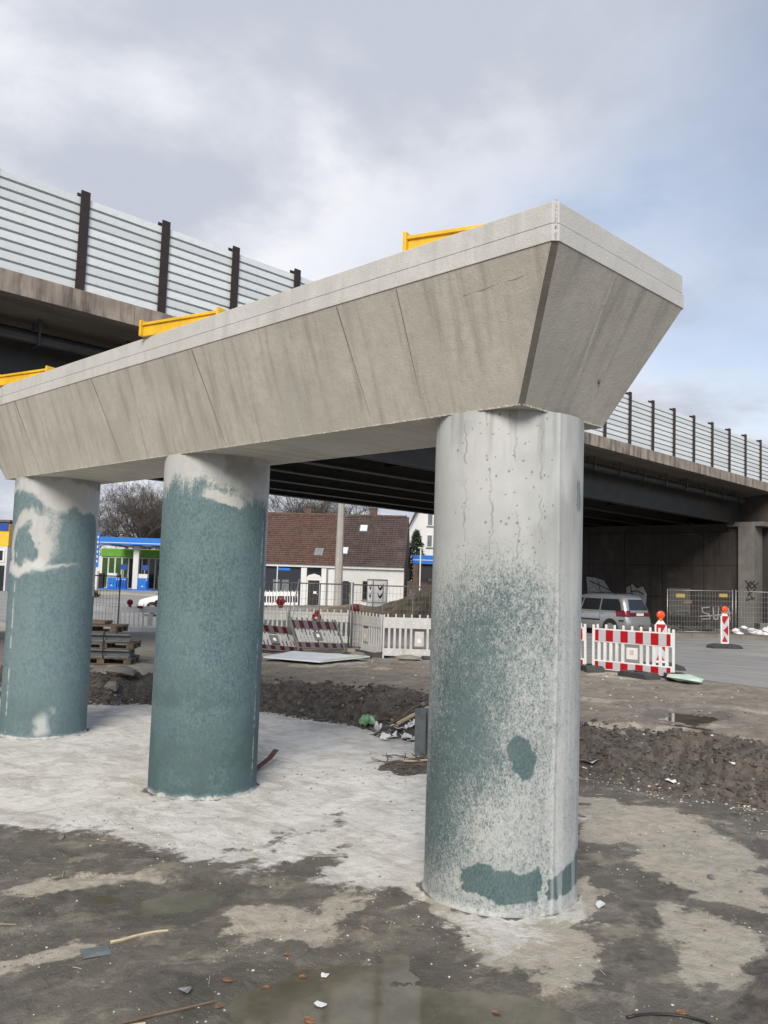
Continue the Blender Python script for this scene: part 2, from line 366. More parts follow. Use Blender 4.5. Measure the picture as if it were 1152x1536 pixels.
M['yellowsign'] = simple('store_yellow', (.80, .45, .03), .5, .05, 2, 0)
M['polec'] = concrete('pole_concrete', (.42, .40, .36), (.34, .32, .29), ((3, 3, .3), (.28, .26, .23), .5))
M['bark'] = simple('bare_bark', (.075, .064, .055), .9, .3, 3, .2)
M['conifer'] = simple('conifer_green', (.025, .045, .018), .8, .4, 4, .2)
M['shrub'] = simple('shrub_leaf', (.05, .055, .03), .8, .4, 6, .2)
M['clod'] = simple('soil_clod_earth', (.082, .071, .061), .95, .6, 22, .4)
M['pebble'] = simple('pale_pebble', (.50, .48, .44), .8, .3, 3, .1)
M['pebble_d'] = simple('grey_pebble', (.16, .15, .14), .8, .4, 3, .1)
M['leaf'] = simple('dry_leaf', (.22, .105, .055), .7, .5, 30, .2)
M['paper'] = simple('white_scrap', (.72, .73, .74), .6, .08, 10, .2)
M['foil'] = simple('grey_scrap', (.20, .21, .22), .4, .25, 12, .2)
M['greenbag'] = simple('green_plastic', (.26, .48, .26), .35, .25, 8, .2)
M['palegreen'] = simple('pale_green_sheet', (.50, .62, .53), .5, .1, 6, .1)
M['redstrip'] = simple('dark_red_strip', (.09, .025, .025), .5, .2, 10, .1)
M['bluegrey'] = simple('blue_grey_beam', (.13, .15, .16), .55, .2, 5, .1, dirt=(.22, .22, .21))
M['heap'] = simple('sandy_heap', (.30, .232, .145), .95, .45, 2.2, .8)
M['signwhite'] = simple('white_board', (.70, .73, .78), .4, .06, 2, .03)
M['print'] = simple('grey_blue_print', (.20, .24, .30), .5, .1, 8, 0)
M['print_y'] = simple('yellow_green_print', (.55, .60, .22), .5, .1, 8, 0)
M['plate'] = simple('number_plate', (.72, .72, .70), .4, .03, 8, 0)
M['graffiti'] = simple('pale_graffiti', (.34, .35, .35), .8, .2, 4, 0)
M['graffiti_d'] = simple('dark_graffiti', (.02, .02, .022), .8, .2, 4, 0)

# ground: four masks say where the slab, dry crust, loose soil and water edge are
t = MT('ground_earth'); co = t.co('Object'); fine = t.noise(co, 9, 8, .62); med = t.noise(co, 1.6, 7, .6, .4); big = t.noise(co, .35, 5, .55)
grit = t.noise(co, 70, 4, .6)
def soft(a, lo=.36, hi=.64, amt=.55, nz=None):
    return t.rng(t.ma('ADD', t.attr(a), t.ma('MULTIPLY', t.ma('SUBTRACT', nz or fine, .5), amt)), lo, hi)
cw = t.noise(t.co('Object', (1, 1, 1)), 2.6, 3, .6); 
smr = t.noise(t.co('Object', (1, 1.35, 1), (0, 0, R(35))), 2.2, 10, .72, .25)
mott = t.noise(co, 5.5, 9, .7, .5)
speck = t.rng(t.voro(co, 95), .10, .22, 1, 0); speck = t.ma('MULTIPLY', speck, t.rng(t.noise(co, 3.3, 4, .7), .52, .66))
upper = t.mix(t.rng(med, .3, .7), (.185, .158, .126), (.30, .262, .212)); upper = t.mix(t.rng(mott, .42, .72, 0, .75), upper, (.13, .112, .095)); upper = t.mix(t.rng(smr, .54, .7, 0, .7), upper, (.34, .31, .26))
far = t.mix(t.rng(big, .3, .7), (.24, .235, .225), (.31, .30, .285)); far = t.mix(t.rng(mott, .4, .7, 0, .4), far, (.2, .19, .175))
upper = t.mix(t.attr('paved'), upper, far)
mud = t.mix(t.rng(med, .3, .72), (.104, .093, .077), (.178, .160, .131)); mud = t.mix(t.rng(mott, .40, .72, 0, .7), mud, (.08, .071, .059)); mud = t.mix(t.rng(smr, .49, .64, 0, .8), mud, (.28, .25, .196)); mud = t.mix(t.rng(t.noise(t.co('Object', (1.4, 1, 1), (0, 0, R(-40))), 2.1, 10, .72, .3), .54, .64, 0, .75), mud, (.066, .058, .048)); mud = t.mix(t.rng(fine, .55, .75, 0, .5), mud, (.22, .20, .165))
crust = t.mix(t.rng(fine, .35, .7), (.44, .40, .325), (.34, .31, .255)); crust = t.mix(t.rng(mott, .5, .72, 0, .7), crust, (.22, .20, .165))
st = t.noise(t.co('Object', (.6, 1.7, 1), (0, 0, R(28))), 1.1, 10, .7, 1.2)
st2 = t.noise(t.co('Object', (1.6, .6, 1), (0, 0, R(-25))), 1.3, 9, .7, 1.4)
slab = t.mix(t.rng(st, .36, .66), (.76, .742, .70), (.60, .582, .54)); slab = t.mix(t.rng(st2, .47, .66, 0, .8), slab, (.44, .415, .36)); slab = t.mix(t.rng(smr, .52, .66, 0, .6), slab, (.48, .455, .40)); slab = t.mix(t.rng(mott, .50, .72, 0, .7), slab, (.38, .365, .335)); slab = t.mix(t.rng(fine, .58, .74, 0, .6), slab, (.33, .315, .285))
soil = t.mix(t.rng(fine, .35, .65), (.064, .055, .048), (.135, .117, .099)); soil = t.mix(t.rng(t.voro(co, 30), .05, .16, .7, 0), soil, (.19, .165, .14))
mixn = t.ma('ADD', t.ma('MULTIPLY', smr, .55), t.ma('MULTIPLY', mott, .45))
base = t.mix(t.attr('pitfloor'), upper, mud)
base = t.mix(soft('crust', .44, .68, 2.8, mixn), base, crust)
base = t.mix(soft('slab', .40, .66, 2.5, mixn), base, slab)
base = t.mix(soft('soil'), base, soil)
base = t.mix(t.ma('MULTIPLY', t.ma('MULTIPLY', speck, t.attr('pitfloor')), .75), base, (.45, .43, .39))
wet = soft('wet', .3, .7, .6)
base = t.mix(t.ma('MULTIPLY', wet, .5), base, (.075, .068, .052))
t.col(base)
dm = t.ma('MULTIPLY', t.attr('damp'), t.rng(t.noise(co, .8, 6, .6, .5), .44, .62))
rg = t.ma('SUBTRACT', .88, t.ma('MULTIPLY', t.ma('MAXIMUM', wet, dm), .55)); t.rough(rg)
t.bump(t.ma('ADD', t.ma('ADD', t.ma('MULTIPLY', fine, 1.0), t.ma('MULTIPLY', grit, .5)), t.ma('MULTIPLY', mott, 1.8)), .8, .025)
M['ground'] = t.m
t = MT('road_asphalt'); co = t.co(); a = t.noise(t.co(scale=(3, .15, 1)), 1, 6, .6); b = t.noise(co, 1.2, 6, .6)
c = t.mix(t.rng(a, .3, .7), (.20, .20, .20), (.27, .265, .26)); c = t.mix(t.rng(b, .4, .75, 0, .6), c, (.31, .295, .265))
q = t.rng(t.noise(co, .35, 7, .65, .5), .5, .68, 0, .7); c = t.mix(q, c, (.34, .315, .27)); t.col(c); t.rough(.85); t.bump(t.noise(co, 80, 3), .3, .004); M['asphalt'] = t.m
M['paving'] = concrete('pavement_grey', (.20, .185, .165), (.13, .12, .10), None)
M['kerb'] = concrete('kerb_stone', (.26, .24, .21), (.18, .17, .15))
M['marking'] = simple('road_marking', (.62, .62, .61), .7, .06, 3, .1, dirt=(.42, .41, .39))
t = MT('puddle_film'); t.col(t.mix(t.rng(t.noise(t.co(), 3, 4), .3, .7), (.085, .075, .05), (.105, .095, .068))); t.rough(.035); t.b.inputs['IOR'].default_value = 1.33
t.b.inputs['Specular IOR Level'].default_value = .75; t.bump(t.noise(t.co(), 5, 2), .025, .02); M['water'] = t.m
t = MT('puddle_water'); t.t.nodes.remove(t.b); ou = [q for q in t.t.nodes if q.type == 'OUTPUT_MATERIAL'][0]
fr = t.n('ShaderNodeFresnel'); fr.inputs[0].default_value = 1.38; tr_ = t.n('ShaderNodeBsdfTransparent'); tr_.inputs[0].default_value = (.70, .68, .56, 1)
gl = t.n('ShaderNodeBsdfGlossy'); gl.inputs['Roughness'].default_value = .07; gl.inputs[0].default_value = (.96, .96, .96, 1)
bp = t.n('ShaderNodeBump'); bp.inputs['Strength'].default_value = .012; bp.inputs['Distance'].default_value = .02; t.lk(t.noise(t.co(), 6, 2), bp.inputs['Height']); t.lk(bp.outputs[0], gl.inputs['Normal']); t.lk(bp.outputs[0], fr.inputs['Normal'])
df = t.n('ShaderNodeBsdfDiffuse'); t.lk(t.mix(t.rng(t.noise(t.co(), 2.2, 6, .65), .35, .68), (.115, .102, .074), (.20, .18, .135)), df.inputs[0]); m0 = t.n('ShaderNodeMixShader'); m0.inputs[0].default_value = .8; t.lk(tr_.outputs[0], m0.inputs[1]); t.lk(df.outputs[0], m0.inputs[2])
mm_ = t.n('ShaderNodeMixShader'); t.lk(t.ma('ADD', fr.outputs[0], .04, True), mm_.inputs[0]); t.lk(m0.outputs[0], mm_.inputs[1]); t.lk(gl.outputs[0], mm_.inputs[2]); t.lk(mm_.outputs[0], ou.inputs[0]); M['water'] = t.m


# column skin: teal fresh concrete under pale bloom; attribute 'teal' is where the bloom is missing
def column_mat(name, speck, base=(.505, .51, .495), teal=(.075, .122, .128), teal2=(.170, .235, .240), scale=(1, 1, .7), lo=.34, hi=.66, teal3=(.20, .262, .262)):
    t = MT(name); co = t.co(scale=scale); a = t.ma('ADD', t.ma('MULTIPLY', t.noise(co, speck, 5, .8, .35), .62), t.ma('MULTIPLY', t.noise(co, speck * .33, 6, .72, .5), .38)); b = t.noise(co, 3, 7, .6); c = t.noise(t.co(scale=(1, 1, .12)), 16, 6, .6)
    A = t.ma('ADD', t.attr('teal'), t.ma('MULTIPLY', t.ma('SUBTRACT', a, .5), t.attr('grain')))
    mk = t.rng(A, lo, hi)
    pale = t.mix(t.rng(b, .3, .7), base, tuple(x * .86 for x in base)); pale = t.mix(t.rng(c, .45, .75, 0, .5), pale, (.40, .405, .385))
    tl = t.mix(t.rng(t.noise(co, speck * .8, 7, .72, .3), .36, .64), teal, teal2); tl = t.mix(t.rng(b, .35, .72, 0, .55), tl, teal3)
    tl = t.mix(t.rng(t.ma('ADD', t.attr('teal'), t.ma('MULTIPLY', t.ma('SUBTRACT', b, .5), .9)), .9, 1.5, 0, .8), tl, (.052, .092, .095))
    cc = t.mix(mk, pale, tl)
    cc = t.mix(t.attr('chalk'), cc, (.585, .59, .575))
    cc = t.mix(t.attr('dark'), cc, (.16, .155, .14))
    t.col(cc); t.rough(.78); t.bump(t.ma('ADD', a, t.noise(co, 9, 4)), .16, .004); return t.m
M['colA'] = column_mat('column_bloom_speckled', 85, teal=(.042, .078, .083), teal2=(.105, .158, .163), lo=.24, hi=.76, teal3=(.125, .175, .178), base=(.47, .485, .475))
M['colB'] = column_mat('column_bloom_mottled', 48, lo=.3, hi=.7, teal=(.058, .108, .118), teal2=(.135, .208, .220), teal3=(.155, .228, .236))
M['colC'] = column_mat('column_bloom_smooth', 30, teal=(.10, .160, .176), teal2=(.155, .224, .238), teal3=(.175, .242, .25))

# ------------------------------------------------------------------ ground, road, pavement
def axis(parts):
    o = [parts[0][0]]
    for a, b, st in parts:
        n = max(1, round((b - a) / st)); o += [a + (b - a) * (i + 1) / n for i in range(n)]
    return np.array(o)
XK, XR = 34.8, 16.45
ax = axis([(-900, -100, 100), (-100, -20, 8), (-20, -4, 1), (-4, 1.2, .26), (1.2, 13.6, .042), (13.6, XR, .19), (XR, XK, .61), (XK, 46, .8), (46, 90, 4), (90, 200, 20), (200, 1200, 200)])
ay = axis([(-900, -100, 100), (-100, -20, 8), (-20, -4, 1), (-4, .6, .23), (.6, 16.4, .042), (16.4, 22, .2), (22, 40, .6), (40, 100, 3), (100, 220, 20), (220, 1220, 200)])
X, Y = np.meshgrid(ax, ay, indexing='ij')
Z = gheight(X, Y)
nx, ny = X.shape
ids = np.arange(nx * ny).reshape(nx, ny)
quads = np.stack([ids[:-1, :-1], ids[1:, :-1], ids[1:, 1:], ids[:-1, 1:]], -1)
def grid_obj(name, sel, mat, dz=0.):
    q = quads[sel].reshape(-1, 4); u, inv = np.unique(q, return_inverse=True); inv = inv.reshape(-1, 4)
    co = np.stack([X.ravel()[u], Y.ravel()[u], Z.ravel()[u] + dz], 1)
    me = bpy.data.meshes.new(name); me.vertices.add(len(u)); me.vertices.foreach_set('co', co.ravel())
    me.loops.add(inv.size); me.loops.foreach_set('vertex_index', inv.ravel().astype(np.int32))
    me.polygons.add(len(inv)); me.polygons.foreach_set('loop_start', np.arange(0, inv.size, 4, dtype=np.int32)); me.polygons.foreach_set('loop_total', np.full(len(inv), 4, np.int32))
    me.update(calc_edges=True); me.polygons.foreach_set('use_smooth', np.ones(len(inv), bool)); me.materials.append(mat)
    o = bpy.data.objects.new(name, me); COL.objects.link(o); return struct(o), u
xm = (ax[:-1] + ax[1:]) / 2; ym = (ay[:-1] + ay[1:]) / 2
isroad = ((xm > XR) & (xm < XK))[:, None] & ((ym > -100) & (ym < 100))[None, :]
ispave = ((xm > XK) & (xm < 46))[:, None] & ((ym > -100) & (ym < 40))[None, :]
ground, gu = grid_obj('ground', ~isroad & ~ispave, M['ground'])
grid_obj('road', isroad, M['asphalt'])
grid_obj('pavement', ispave, M['paving'], .1)
gx, gy = X.ravel()[gu], Y.ravel()[gu]
wx = gx + (fbm(gx * 1.1, gy * 1.1, 5, 21) - .5) * .9; wy = gy + (fbm(gx * 1.1, gy * 1.1, 5, 22) - .5) * .9
dpit = sdist(gx + (fbm(gx * 1.3, gy * 1.3, 4, 1) - .5) * .7, gy + (fbm(gx * 1.3, gy * 1.3, 4, 2) - .5) * .7, PIT_P)
inpit = sstep(-.04, .1, dpit)
mudm = sstep(-.75, .6, sdist(wx, wy, MUD_P) + (fbm(gx * .8, gy * .8, 5, 44, .6) - .5) * 1.1)
slab_a = inpit * (1 - mudm)
crust_a = np.zeros(len(gu)); sm = np.zeros(len(gu)); soil_a = (1 - sstep(-.02, .06, dpit)) * sstep(-1.35, -.85, dpit)
w2x = gx + (fbm(gx * 2.0, gy * 2.0, 5, 23, .6) - .5) * .75; w2y = gy + (fbm(gx * 2.0, gy * 2.0, 5, 24, .6) - .5) * .75
for P in LIGHT_P: crust_a = np.maximum(crust_a, sstep(-.34, .28, sdist(w2x, w2y, P)))
for P in SMEAR_P: sm = np.maximum(sm, sstep(-.12, .2, sdist(w2x, w2y, P)))
for P in SOIL_P: soil_a = np.maximum(soil_a, sstep(-.08, .15, sdist(w2x, w2y, P)))
slab_a = slab_a * (1 - .5 * sm)
# a halo of spilt grout round each column foot
for cy in (4.19, 8.35, 12.51):
    d = np.hypot(gx - 5.68, gy - cy); soil_a = np.maximum(soil_a, .6 * (1 - sstep(.60, .67, d + (fbm(gx * 6, gy * 6, 4, 35) - .5) * .22))); crust_a = np.maximum(crust_a, 1 - sstep(.62, .95, d + (fbm(gx * 3, gy * 3, 4, 31) - .5) * .5))
crust_a = np.maximum(crust_a * inpit, (1 - inpit) * sstep(.52, .68, fbm(gx * .5, gy * .5, 5, 25)) * sstep(-6.5, -2.5, dpit) * .9 + (1 - inpit) * sstep(.5, .62, fbm(gx * .33 + 4, gy * .33, 5, 26)) * sstep(12.2, 14, gx) * .9)
wet_a = np.zeros(len(gu))
for P in POOL_P: wet_a = np.maximum(wet_a, sstep(-.45, .05, sdist(w2x, w2y, P)))
paved = sstep(20, 24, np.hypot(gx, gy)) * (1 - sstep(0, 1, dpit))
for nme, arr in (('slab', slab_a), ('crust', crust_a), ('soil', soil_a), ('wet', wet_a), ('pitfloor', inpit), ('paved', paved), ('damp', inpit * mudm)):
    a = ground.data.attributes.new(nme, 'FLOAT', 'POINT'); a.data.foreach_set('value', arr.astype(np.float32))

for x0, y0, x1, y1, pz in ((2.0, 2.0, 4.9, 4.7, -.012), (3.15, 5.15, 4.1, 6.0, -.010), (2.9, 5.7, 3.55, 6.3, -.0105), (11.4, 4.85, 13.1, 6.4, .53)):
    b = MB(); b.add([(x0, y0, pz), (x1, y0, pz), (x1, y1, pz), (x0, y1, pz)], [(0, 1, 2, 3)]); o = struct(b.build('puddle', M['water']))
    if o.data.polygons[0].normal.z < 0: o.data.flip_normals()

# road markings, draped on the road
def marking(x, y0, y1, wd):
    b = MB(); n = max(1, int((y1 - y0) / 1.0)); vs = []
    for i in range(n + 1):
        y = y0 + (y1 - y0) * i / n
        xx = [np.interp(x + s * wd / 2, ax, np.arange(nx)) for s in (-1, 1)]
        zz = max(G(x, y), G(x + .4, y), G(x - .4, y)) + .012
        vs += [(x - wd / 2, y, zz), (x + wd / 2, y, zz)]
    b.add(vs, [(2 * i, 2 * i + 1, 2 * i + 3, 2 * i + 2) for i in range(n)])
    struct(b.build('road_marking', M['marking']))
marking(29.2, -60, 60, .14)
for k in range(-3, 6): marking(25.2, k * 9 + 3, k * 9 + 6.5, .13)
kerb = struct(bpy.data.objects.new('kerb', None)); COL.objects.link(kerb)
ks = MB(); ks.box((0, 0, 0), (.18, .985, .26)); ksm = ks.mesh('kerb_stone', M['kerb'])
for k in range(70):
    y = -20 + k; inst(ksm, 'kerb_stone', kerb, (XK + (random.random() - .5) * .01, y + .5, G(XK, y + .5) + .005), (0, 0, (random.random() - .5) * .01))

# ------------------------------------------------------------------ the new pier
pier = thing('bridge_pier', 'new unfinished concrete bridge pier, long cap beam on three round teal stained columns', 'bridge pier', (5.68, 8.35, 0))
def blob_at(u, z, cu_, cz, ru, rz, e=.35):
    d = np.sqrt(((u - cu_) / ru) ** 2 + ((z - cz) / rz) ** 2); return 1 - sstep(1 - e, 1 + e, d)
def column(i, cy, mat, label):
    nA, nZ = (520, 420) if i == 0 else (260, 240); r, zt = .6, 3.712
    toc = math.atan2(-cy, -5.68)
    ph = np.linspace(-np.pi, np.pi, nA, endpoint=False); zz = np.linspace(-.06, zt, nZ)
    P, Zc = np.meshgrid(ph, zz, indexing='ij'); deg = np.degrees(P); u = P * r
    n1_ = fbm(u * 3 + 10 * i, Zc * 3, 5, 40 + i); n2_ = fbm(u * 9 + 10 * i, Zc * 9, 4, 50 + i); st = fbm(u * 22 + 10 * i, Zc * 1.2, 4, 60 + i)
    uw = deg + (n1_ - .5) * 26 + (n2_ - .5) * 12; zw = Zc + (n1_ - .5) * .30 + (n2_ - .5) * .12
    grain = np.full(P.shape, 2.3); chalk = np.zeros(P.shape); dark = np.zeros(P.shape); rad = np.full(P.shape, r)
    if i == 0:
        T = .47 * (1 - sstep(2.0, 3.3, zw)) - .02; T -= .14 * sstep(26, 52, uw)
        for cu_, cz, ru, rz, a in ((-9, 2.25, 26, .42, .12), (-33, 1.76, 24, .5, .18), (-44, 1.1, 30, .55, .20), (-10, 1.25, 22, .35, .14), (-62, .55, 24, .5, .18), (15, 2.5, 20, .4, .05)):
            T = T + a * blob_at(uw, zw, cu_, cz, ru, rz, .8)
        T = T - .07 * blob_at(uw, zw, 5, .62, 26, .3, .7) - .1 * blob_at(uw, zw, -60, .14, 30, .1, .7)
        n4_ = fbm(u * 26 + 3, Zc * 26, 3, 77); ed = (n4_ - .5)
        oval = blob_at(deg + (n1_ - .5) * 12 + ed * 5, Zc + ed * .05 + (n2_ - .5) * .05, 13.5, 1.12, 10, .165, .24)
        topz = .37 + (n1_ - .5) * .14 + (n2_ - .5) * .07 - .0026 * np.abs(deg + 18) * (deg < -18); botz = .085 + (n2_ - .5) * .06 - .0022 * (deg - 5) * (deg < 5)
        band = sstep(-.028, .04, topz + ed * .05 - Zc) * sstep(-.028, .04, Zc - botz + ed * .06) * sstep(-32, -25, deg + ed * 10) * (1 - sstep(27, 31, deg + ed * 9 + (n1_ - .5) * 8))
        band2 = sstep(-.028, .04, .25 + .0032 * (deg - 33) * (deg > 33) + (n1_ - .5) * .05 + ed * .05 - Zc) * sstep(-.028, .04, Zc - .085 + ed * .06 - .0012 * (deg - 33)) * sstep(33, 37, deg + ed * 9)
        sh = np.maximum(oval, np.maximum(band, band2))
        T = np.maximum(T, sh * .98); grain = grain * (1 - .78 * sh)
        pt = blob_at(deg + (n2_ - .5) * 8, Zc, 66, 3.1, 5, .13, .2); T = np.maximum(T, pt * .75); grain *= 1 - .7 * pt
        grain *= 1 - .65 * sstep(2.5, 3.1, Zc)
        rid = np.exp(-((deg - 39.5 - (vnoise(Zc * 1.2, 0 * Zc, 70) - .5) * 3) / 1.5) ** 2); rad = rad + .006 * rid; chalk = np.maximum(chalk, .4 * rid * (n2_ > .38))
        chalk = np.maximum(chalk, sstep(.50, .66, st) * sstep(22, 40, deg) * .34)
        chalk = np.maximum(chalk, .45 * sstep(2.6, 3.4, zw) * sstep(.35, .7, n1_))
        for c0, ph0 in ((-32, 1), (-12, 2), (6, 3), (26, 4)):
            wob = (vnoise(Zc * 2.2, 0 * Zc + ph0, 80 + ph0) - .5) * 6 + (vnoise(Zc * 13, 0 * Zc + ph0, 90 + ph0) - .5) * 3.5 + (vnoise(Zc * 38, 0 * Zc + ph0, 95 + ph0) - .5) * 2.2
            ln = np.exp(-((deg - c0 - wob) / (.22 + .5 * vnoise(Zc * 9, 0 * Zc + 2, 99 + ph0) ** 2)) ** 2) * (vnoise(Zc * 7, 0 * Zc, 100 + ph0) > .48) * sstep(2.45, 2.7, Zc); dark = np.maximum(dark, ln * .7)
        dark = np.maximum(dark, .30 * sstep(.50, .68, fbm(u * 2.2 + 5, Zc * 1.1, 5, 140, .6)) * sstep(2.2, 3.0, Zc)); dark = np.maximum(dark, .35 * sstep(.52, .66, st) * sstep(3.2, 3.65, Zc))
        rp = np.random.RandomState(8)
        for q in range(90):
            c0 = rp.choice((-32, -12, 6, 26)) + rp.normal(0, 7); z0 = rp.uniform(2.5, 3.68); rr_ = rp.uniform(.004, .010)
            dark = np.maximum(dark, .8 * (np.hypot((deg - c0) * .01047, Zc - z0) < rr_))
        rust = 0
    elif i == 1:
        top = 3.34 - .12 * sstep(-50, -80, deg) * 1.2 - .0012 * (deg + 20)
        T = .86 - .62 * sstep(-.22, .2, zw - top) - .14 * sstep(.46, .62, st) * sstep(2.6, 3.1, Zc); T += .60 * (1 - sstep(.2, 2.1, zw))
        T = T - .62 * blob_at(deg, Zc + .0022 * (deg) + (n2_ - .5) * .1, 8, 3.24, 20, .06, .5)
        T = T - .45 * sstep(66, 76, deg + (n1_ - .5) * 8) * sstep(1.5, 2.6, Zc); grain = np.full(P.shape, 1.2) + .7 * (1 - sstep(1.2, 2.6, zw)); T = T - .16 * (1 - sstep(1.4, 2.5, zw)) * sstep(.42, .6, n1_)
        grain += .35 * sstep(.0, .12, np.abs(zw - top) < .25)
        dark = np.maximum(dark, .55 * blob_at(uw, zw, 25, 3.62, 40, .16, .8) * sstep(.4, .6, n1_))
    else:
        T = .88 - .85 * sstep(3.20, 3.5, zw + .002 * deg) + .28 * (1 - sstep(.2, 1.2, zw)); grain = np.full(P.shape, .6)
        arc = lambda cu_, cz, ru, rz, wd: np.exp(-((np.sqrt(((uw - cu_) / ru) ** 2 + ((zw - cz) / rz) ** 2) - 1) / wd) ** 2)
        T = T - .62 * arc(-40, 2.72, 26, .42, .28) * (zw > 2.4) - .4 * blob_at(uw, zw, -4, 2.95, 20, .55, .6)
        chalk = np.maximum(chalk, .85 * blob_at(deg, zw, -52, 2.42, 48, .09, .35)); chalk = np.maximum(chalk, .75 * blob_at(deg, zw, -2, 2.43, 28, .03, .6)); chalk = np.maximum(chalk, .65 * blob_at(uw, zw, -1, .2, 12, .13, .5))
        T = T - .5 * sstep(62, 74, deg + (n1_ - .5) * 10) * (Zc > 2)
        dark = np.maximum(dark, .5 * sstep(3.55, 3.68, zw) * sstep(.42, .55, n1_))
    for c0 in ((-86.5, 62.4) if i == 1 else (-56.7,) if i == 2 else ()):
        q = np.exp(-((deg - c0) / 1.1) ** 2); rad = rad + .005 * q; chalk = np.maximum(chalk, .85 * q * sstep(.42, .66, fbm(Zc * 7 + c0, 0 * Zc + c0, 4, 120 + i, .8)))
    rim = 1 - sstep(.015, .07, Zc + (n2_ - .5) * .05); T = T * (1 - rim) + .36 * rim; dark = np.maximum(dark, .6 * sstep(.45, .65, n2_) * (1 - sstep(.0, .045, Zc))); rad = rad + .022 * (1 - sstep(-.03, .03, Zc + (n1_ - .5) * .05))
    rad = rad + (n1_ - .5) * .003
    A = toc - P * -1.0                # positive angle = towards the right as seen from the viewpoint
    xs = rad * np.cos(A); ys = rad * np.sin(A)
    co_ = np.stack([xs, ys, Zc], -1).reshape(-1, 3)
    I = np.arange(nA * nZ).reshape(nA, nZ); Q = np.stack([I[:, :-1], np.roll(I, -1, 0)[:, :-1], np.roll(I, -1, 0)[:, 1:], I[:, 1:]], -1).reshape(-1, 4)
    me = bpy.data.meshes.new('column'); me.from_pydata(co_.tolist(), [], Q.tolist()); me.polygons.foreach_set('use_smooth', [True] * len(Q)); me.materials.append(mat); me.update()
    for nme, arr in (('teal', T), ('grain', grain), ('chalk', np.clip(chalk, 0, 1)), ('dark', np.clip(dark, 0, 1))):
        a = me.attributes.new(nme, 'FLOAT', 'POINT'); a.data.foreach_set('value', arr.ravel().astype(np.float32))
    o = bpy.data.objects.new('column', me); COL.objects.link(o); o.parent = pier; o.location = (0, cy - 8.35, 0); o['label'] = label
column(0, 4.19, M['colA'], 'nearest column, pale with speckled teal patches and a dark oval stain')
column(1, 8.35, M['colB'], 'middle column, teal nearly all over with a pale top')
column(2, 12.51, M['colC'], 'farthest column at the left, smooth teal with pale smears')
# cap beam: four sloped faces between a narrow bottom and a wide top
YB0, YB1, YT0, YT1 = 3.65 - 8.35, 13.05 - 8.35, 3.14 - 8.35, 13.56 - 8.35
XB, XT, ZB, ZT = .585, .95, 3.71, 4.70
def ring(hx, y0, y1, z, c):
    return [(-hx + c, y0, z), (hx - c, y0, z), (hx, y0 + c, z), (hx, y1 - c, z), (hx - c, y1, z), (-hx + c, y1, z), (-hx, y1 - c, z), (-hx, y0 + c, z)]
b = MB(); c = .036
lo, hi = ring(XB, YB0, YB1, ZB, c), ring(XT, YT0, YT1, ZT, c)
b.add(lo + hi, []); o = 0
for k in range(8):
    k2 = (k + 1) % 8
    b.mi = {0: 1, 1: 2, 2: 0, 3: 2, 4: 1, 5: 2, 6: 0, 7: 2}[k]; b.f.append((k, k2, k2 + 8, k + 8)); b.m.append(b.mi)
b.mi = 0; b.f.append(tuple(range(8))); b.m.append(0); b.f.append(tuple(range(8, 16))); b.m.append(0)
cap = b.build('cap_beam', [M['beam'], M['beam_end'], M['grout']], pier)
b = MB()
b.prism([(p[0], p[1]) for p in ring(XT + .008, YT0 - .008, YT1 + .008, 0, c)], 2, 4.702, 4.822)
b.prism([(p[0], p[1]) for p in ring(XT - .012, YT0 + .012, YT1 - .012, 0, c)], 2, 4.8, 4.85)
b.prism([(p[0], p[1]) for p in ring(XT, YT0, YT1, 0, c)], 2, 4.829, 4.98)
sh = b.build('bearing_shelf', M['beam_light'], pier, bevel=.004)
def rough_line(p, q, rad, n, parent, name='grout_lip', mat='grout', jit=.9):
    b = MB(); p = Vector(p); q = Vector(q); pts = []; rs = []
    for i in range(n + 1):
        t = i / n; pts.append(p.lerp(q, t) + Vector((random.uniform(-1, 1), random.uniform(-1, 1), random.uniform(-1, 1))) * rad * .4); rs.append(rad * (1 + random.uniform(-jit, jit)))
    b.tube(pts, rs, 5); return b.build(name, M[mat], parent)
rough_line((-XB, YB0 + .02, ZB), (-XB, YB1, ZB), .005, 500, pier, mat='beam', jit=.7)
rough_line((-XB + .02, YB0, ZB), (XB - .02, YB0, ZB), .006, 90, pier, mat='beam', jit=.7)
rough_line((-XT, YT0, ZT), (-XT, YT0, 4.98), .005, 20, pier, 'corner_joint', 'beam_light')
for y0, y1, wd in ((9.71, 9.5, .007), (7.53, 7.35, .008), (5.32, 5.2, .005), (11.95, 11.8, .007), (4.62, 4.6, .004)):
    b = MB(); p = Vector((-XB - .0005, y1 - 8.35, ZB + .01)); q = Vector((-XT - .0005, y0 - 8.35, ZT - .01)); b.bar(p, q, .004, wd, (1, 0, .3)); b.build('formwork_seam', M['grout'], pier)
b = MB(); p = Vector((-.02, YB0 - .001, ZB + .01)); q = Vector((-.16, YT0 - .001, ZT - .01)); b.bar(p, q, .03, .004, (0, 1, .4)); b.build('formwork_seam', M['beam'], pier)
fx = lambda z: -XB - (XT - XB) * (z - ZB) / (ZT - ZB)
b = MB(); pts = [Vector((fx(4.54 - .004 * k), -8.35 + 3.42 + .095 * k, 4.54 - .004 * k + random.uniform(-.004, .004))) for k in range(7)]; b.tube(pts, .0014, 4); b.build('hairline_crack', M['grout'], pier)
b = MB(); b.blob((.22, YB0 - .155, ZB + .30), .028, (1, .35, 1)); b.build('spalled_spot', M['grout'], pier)

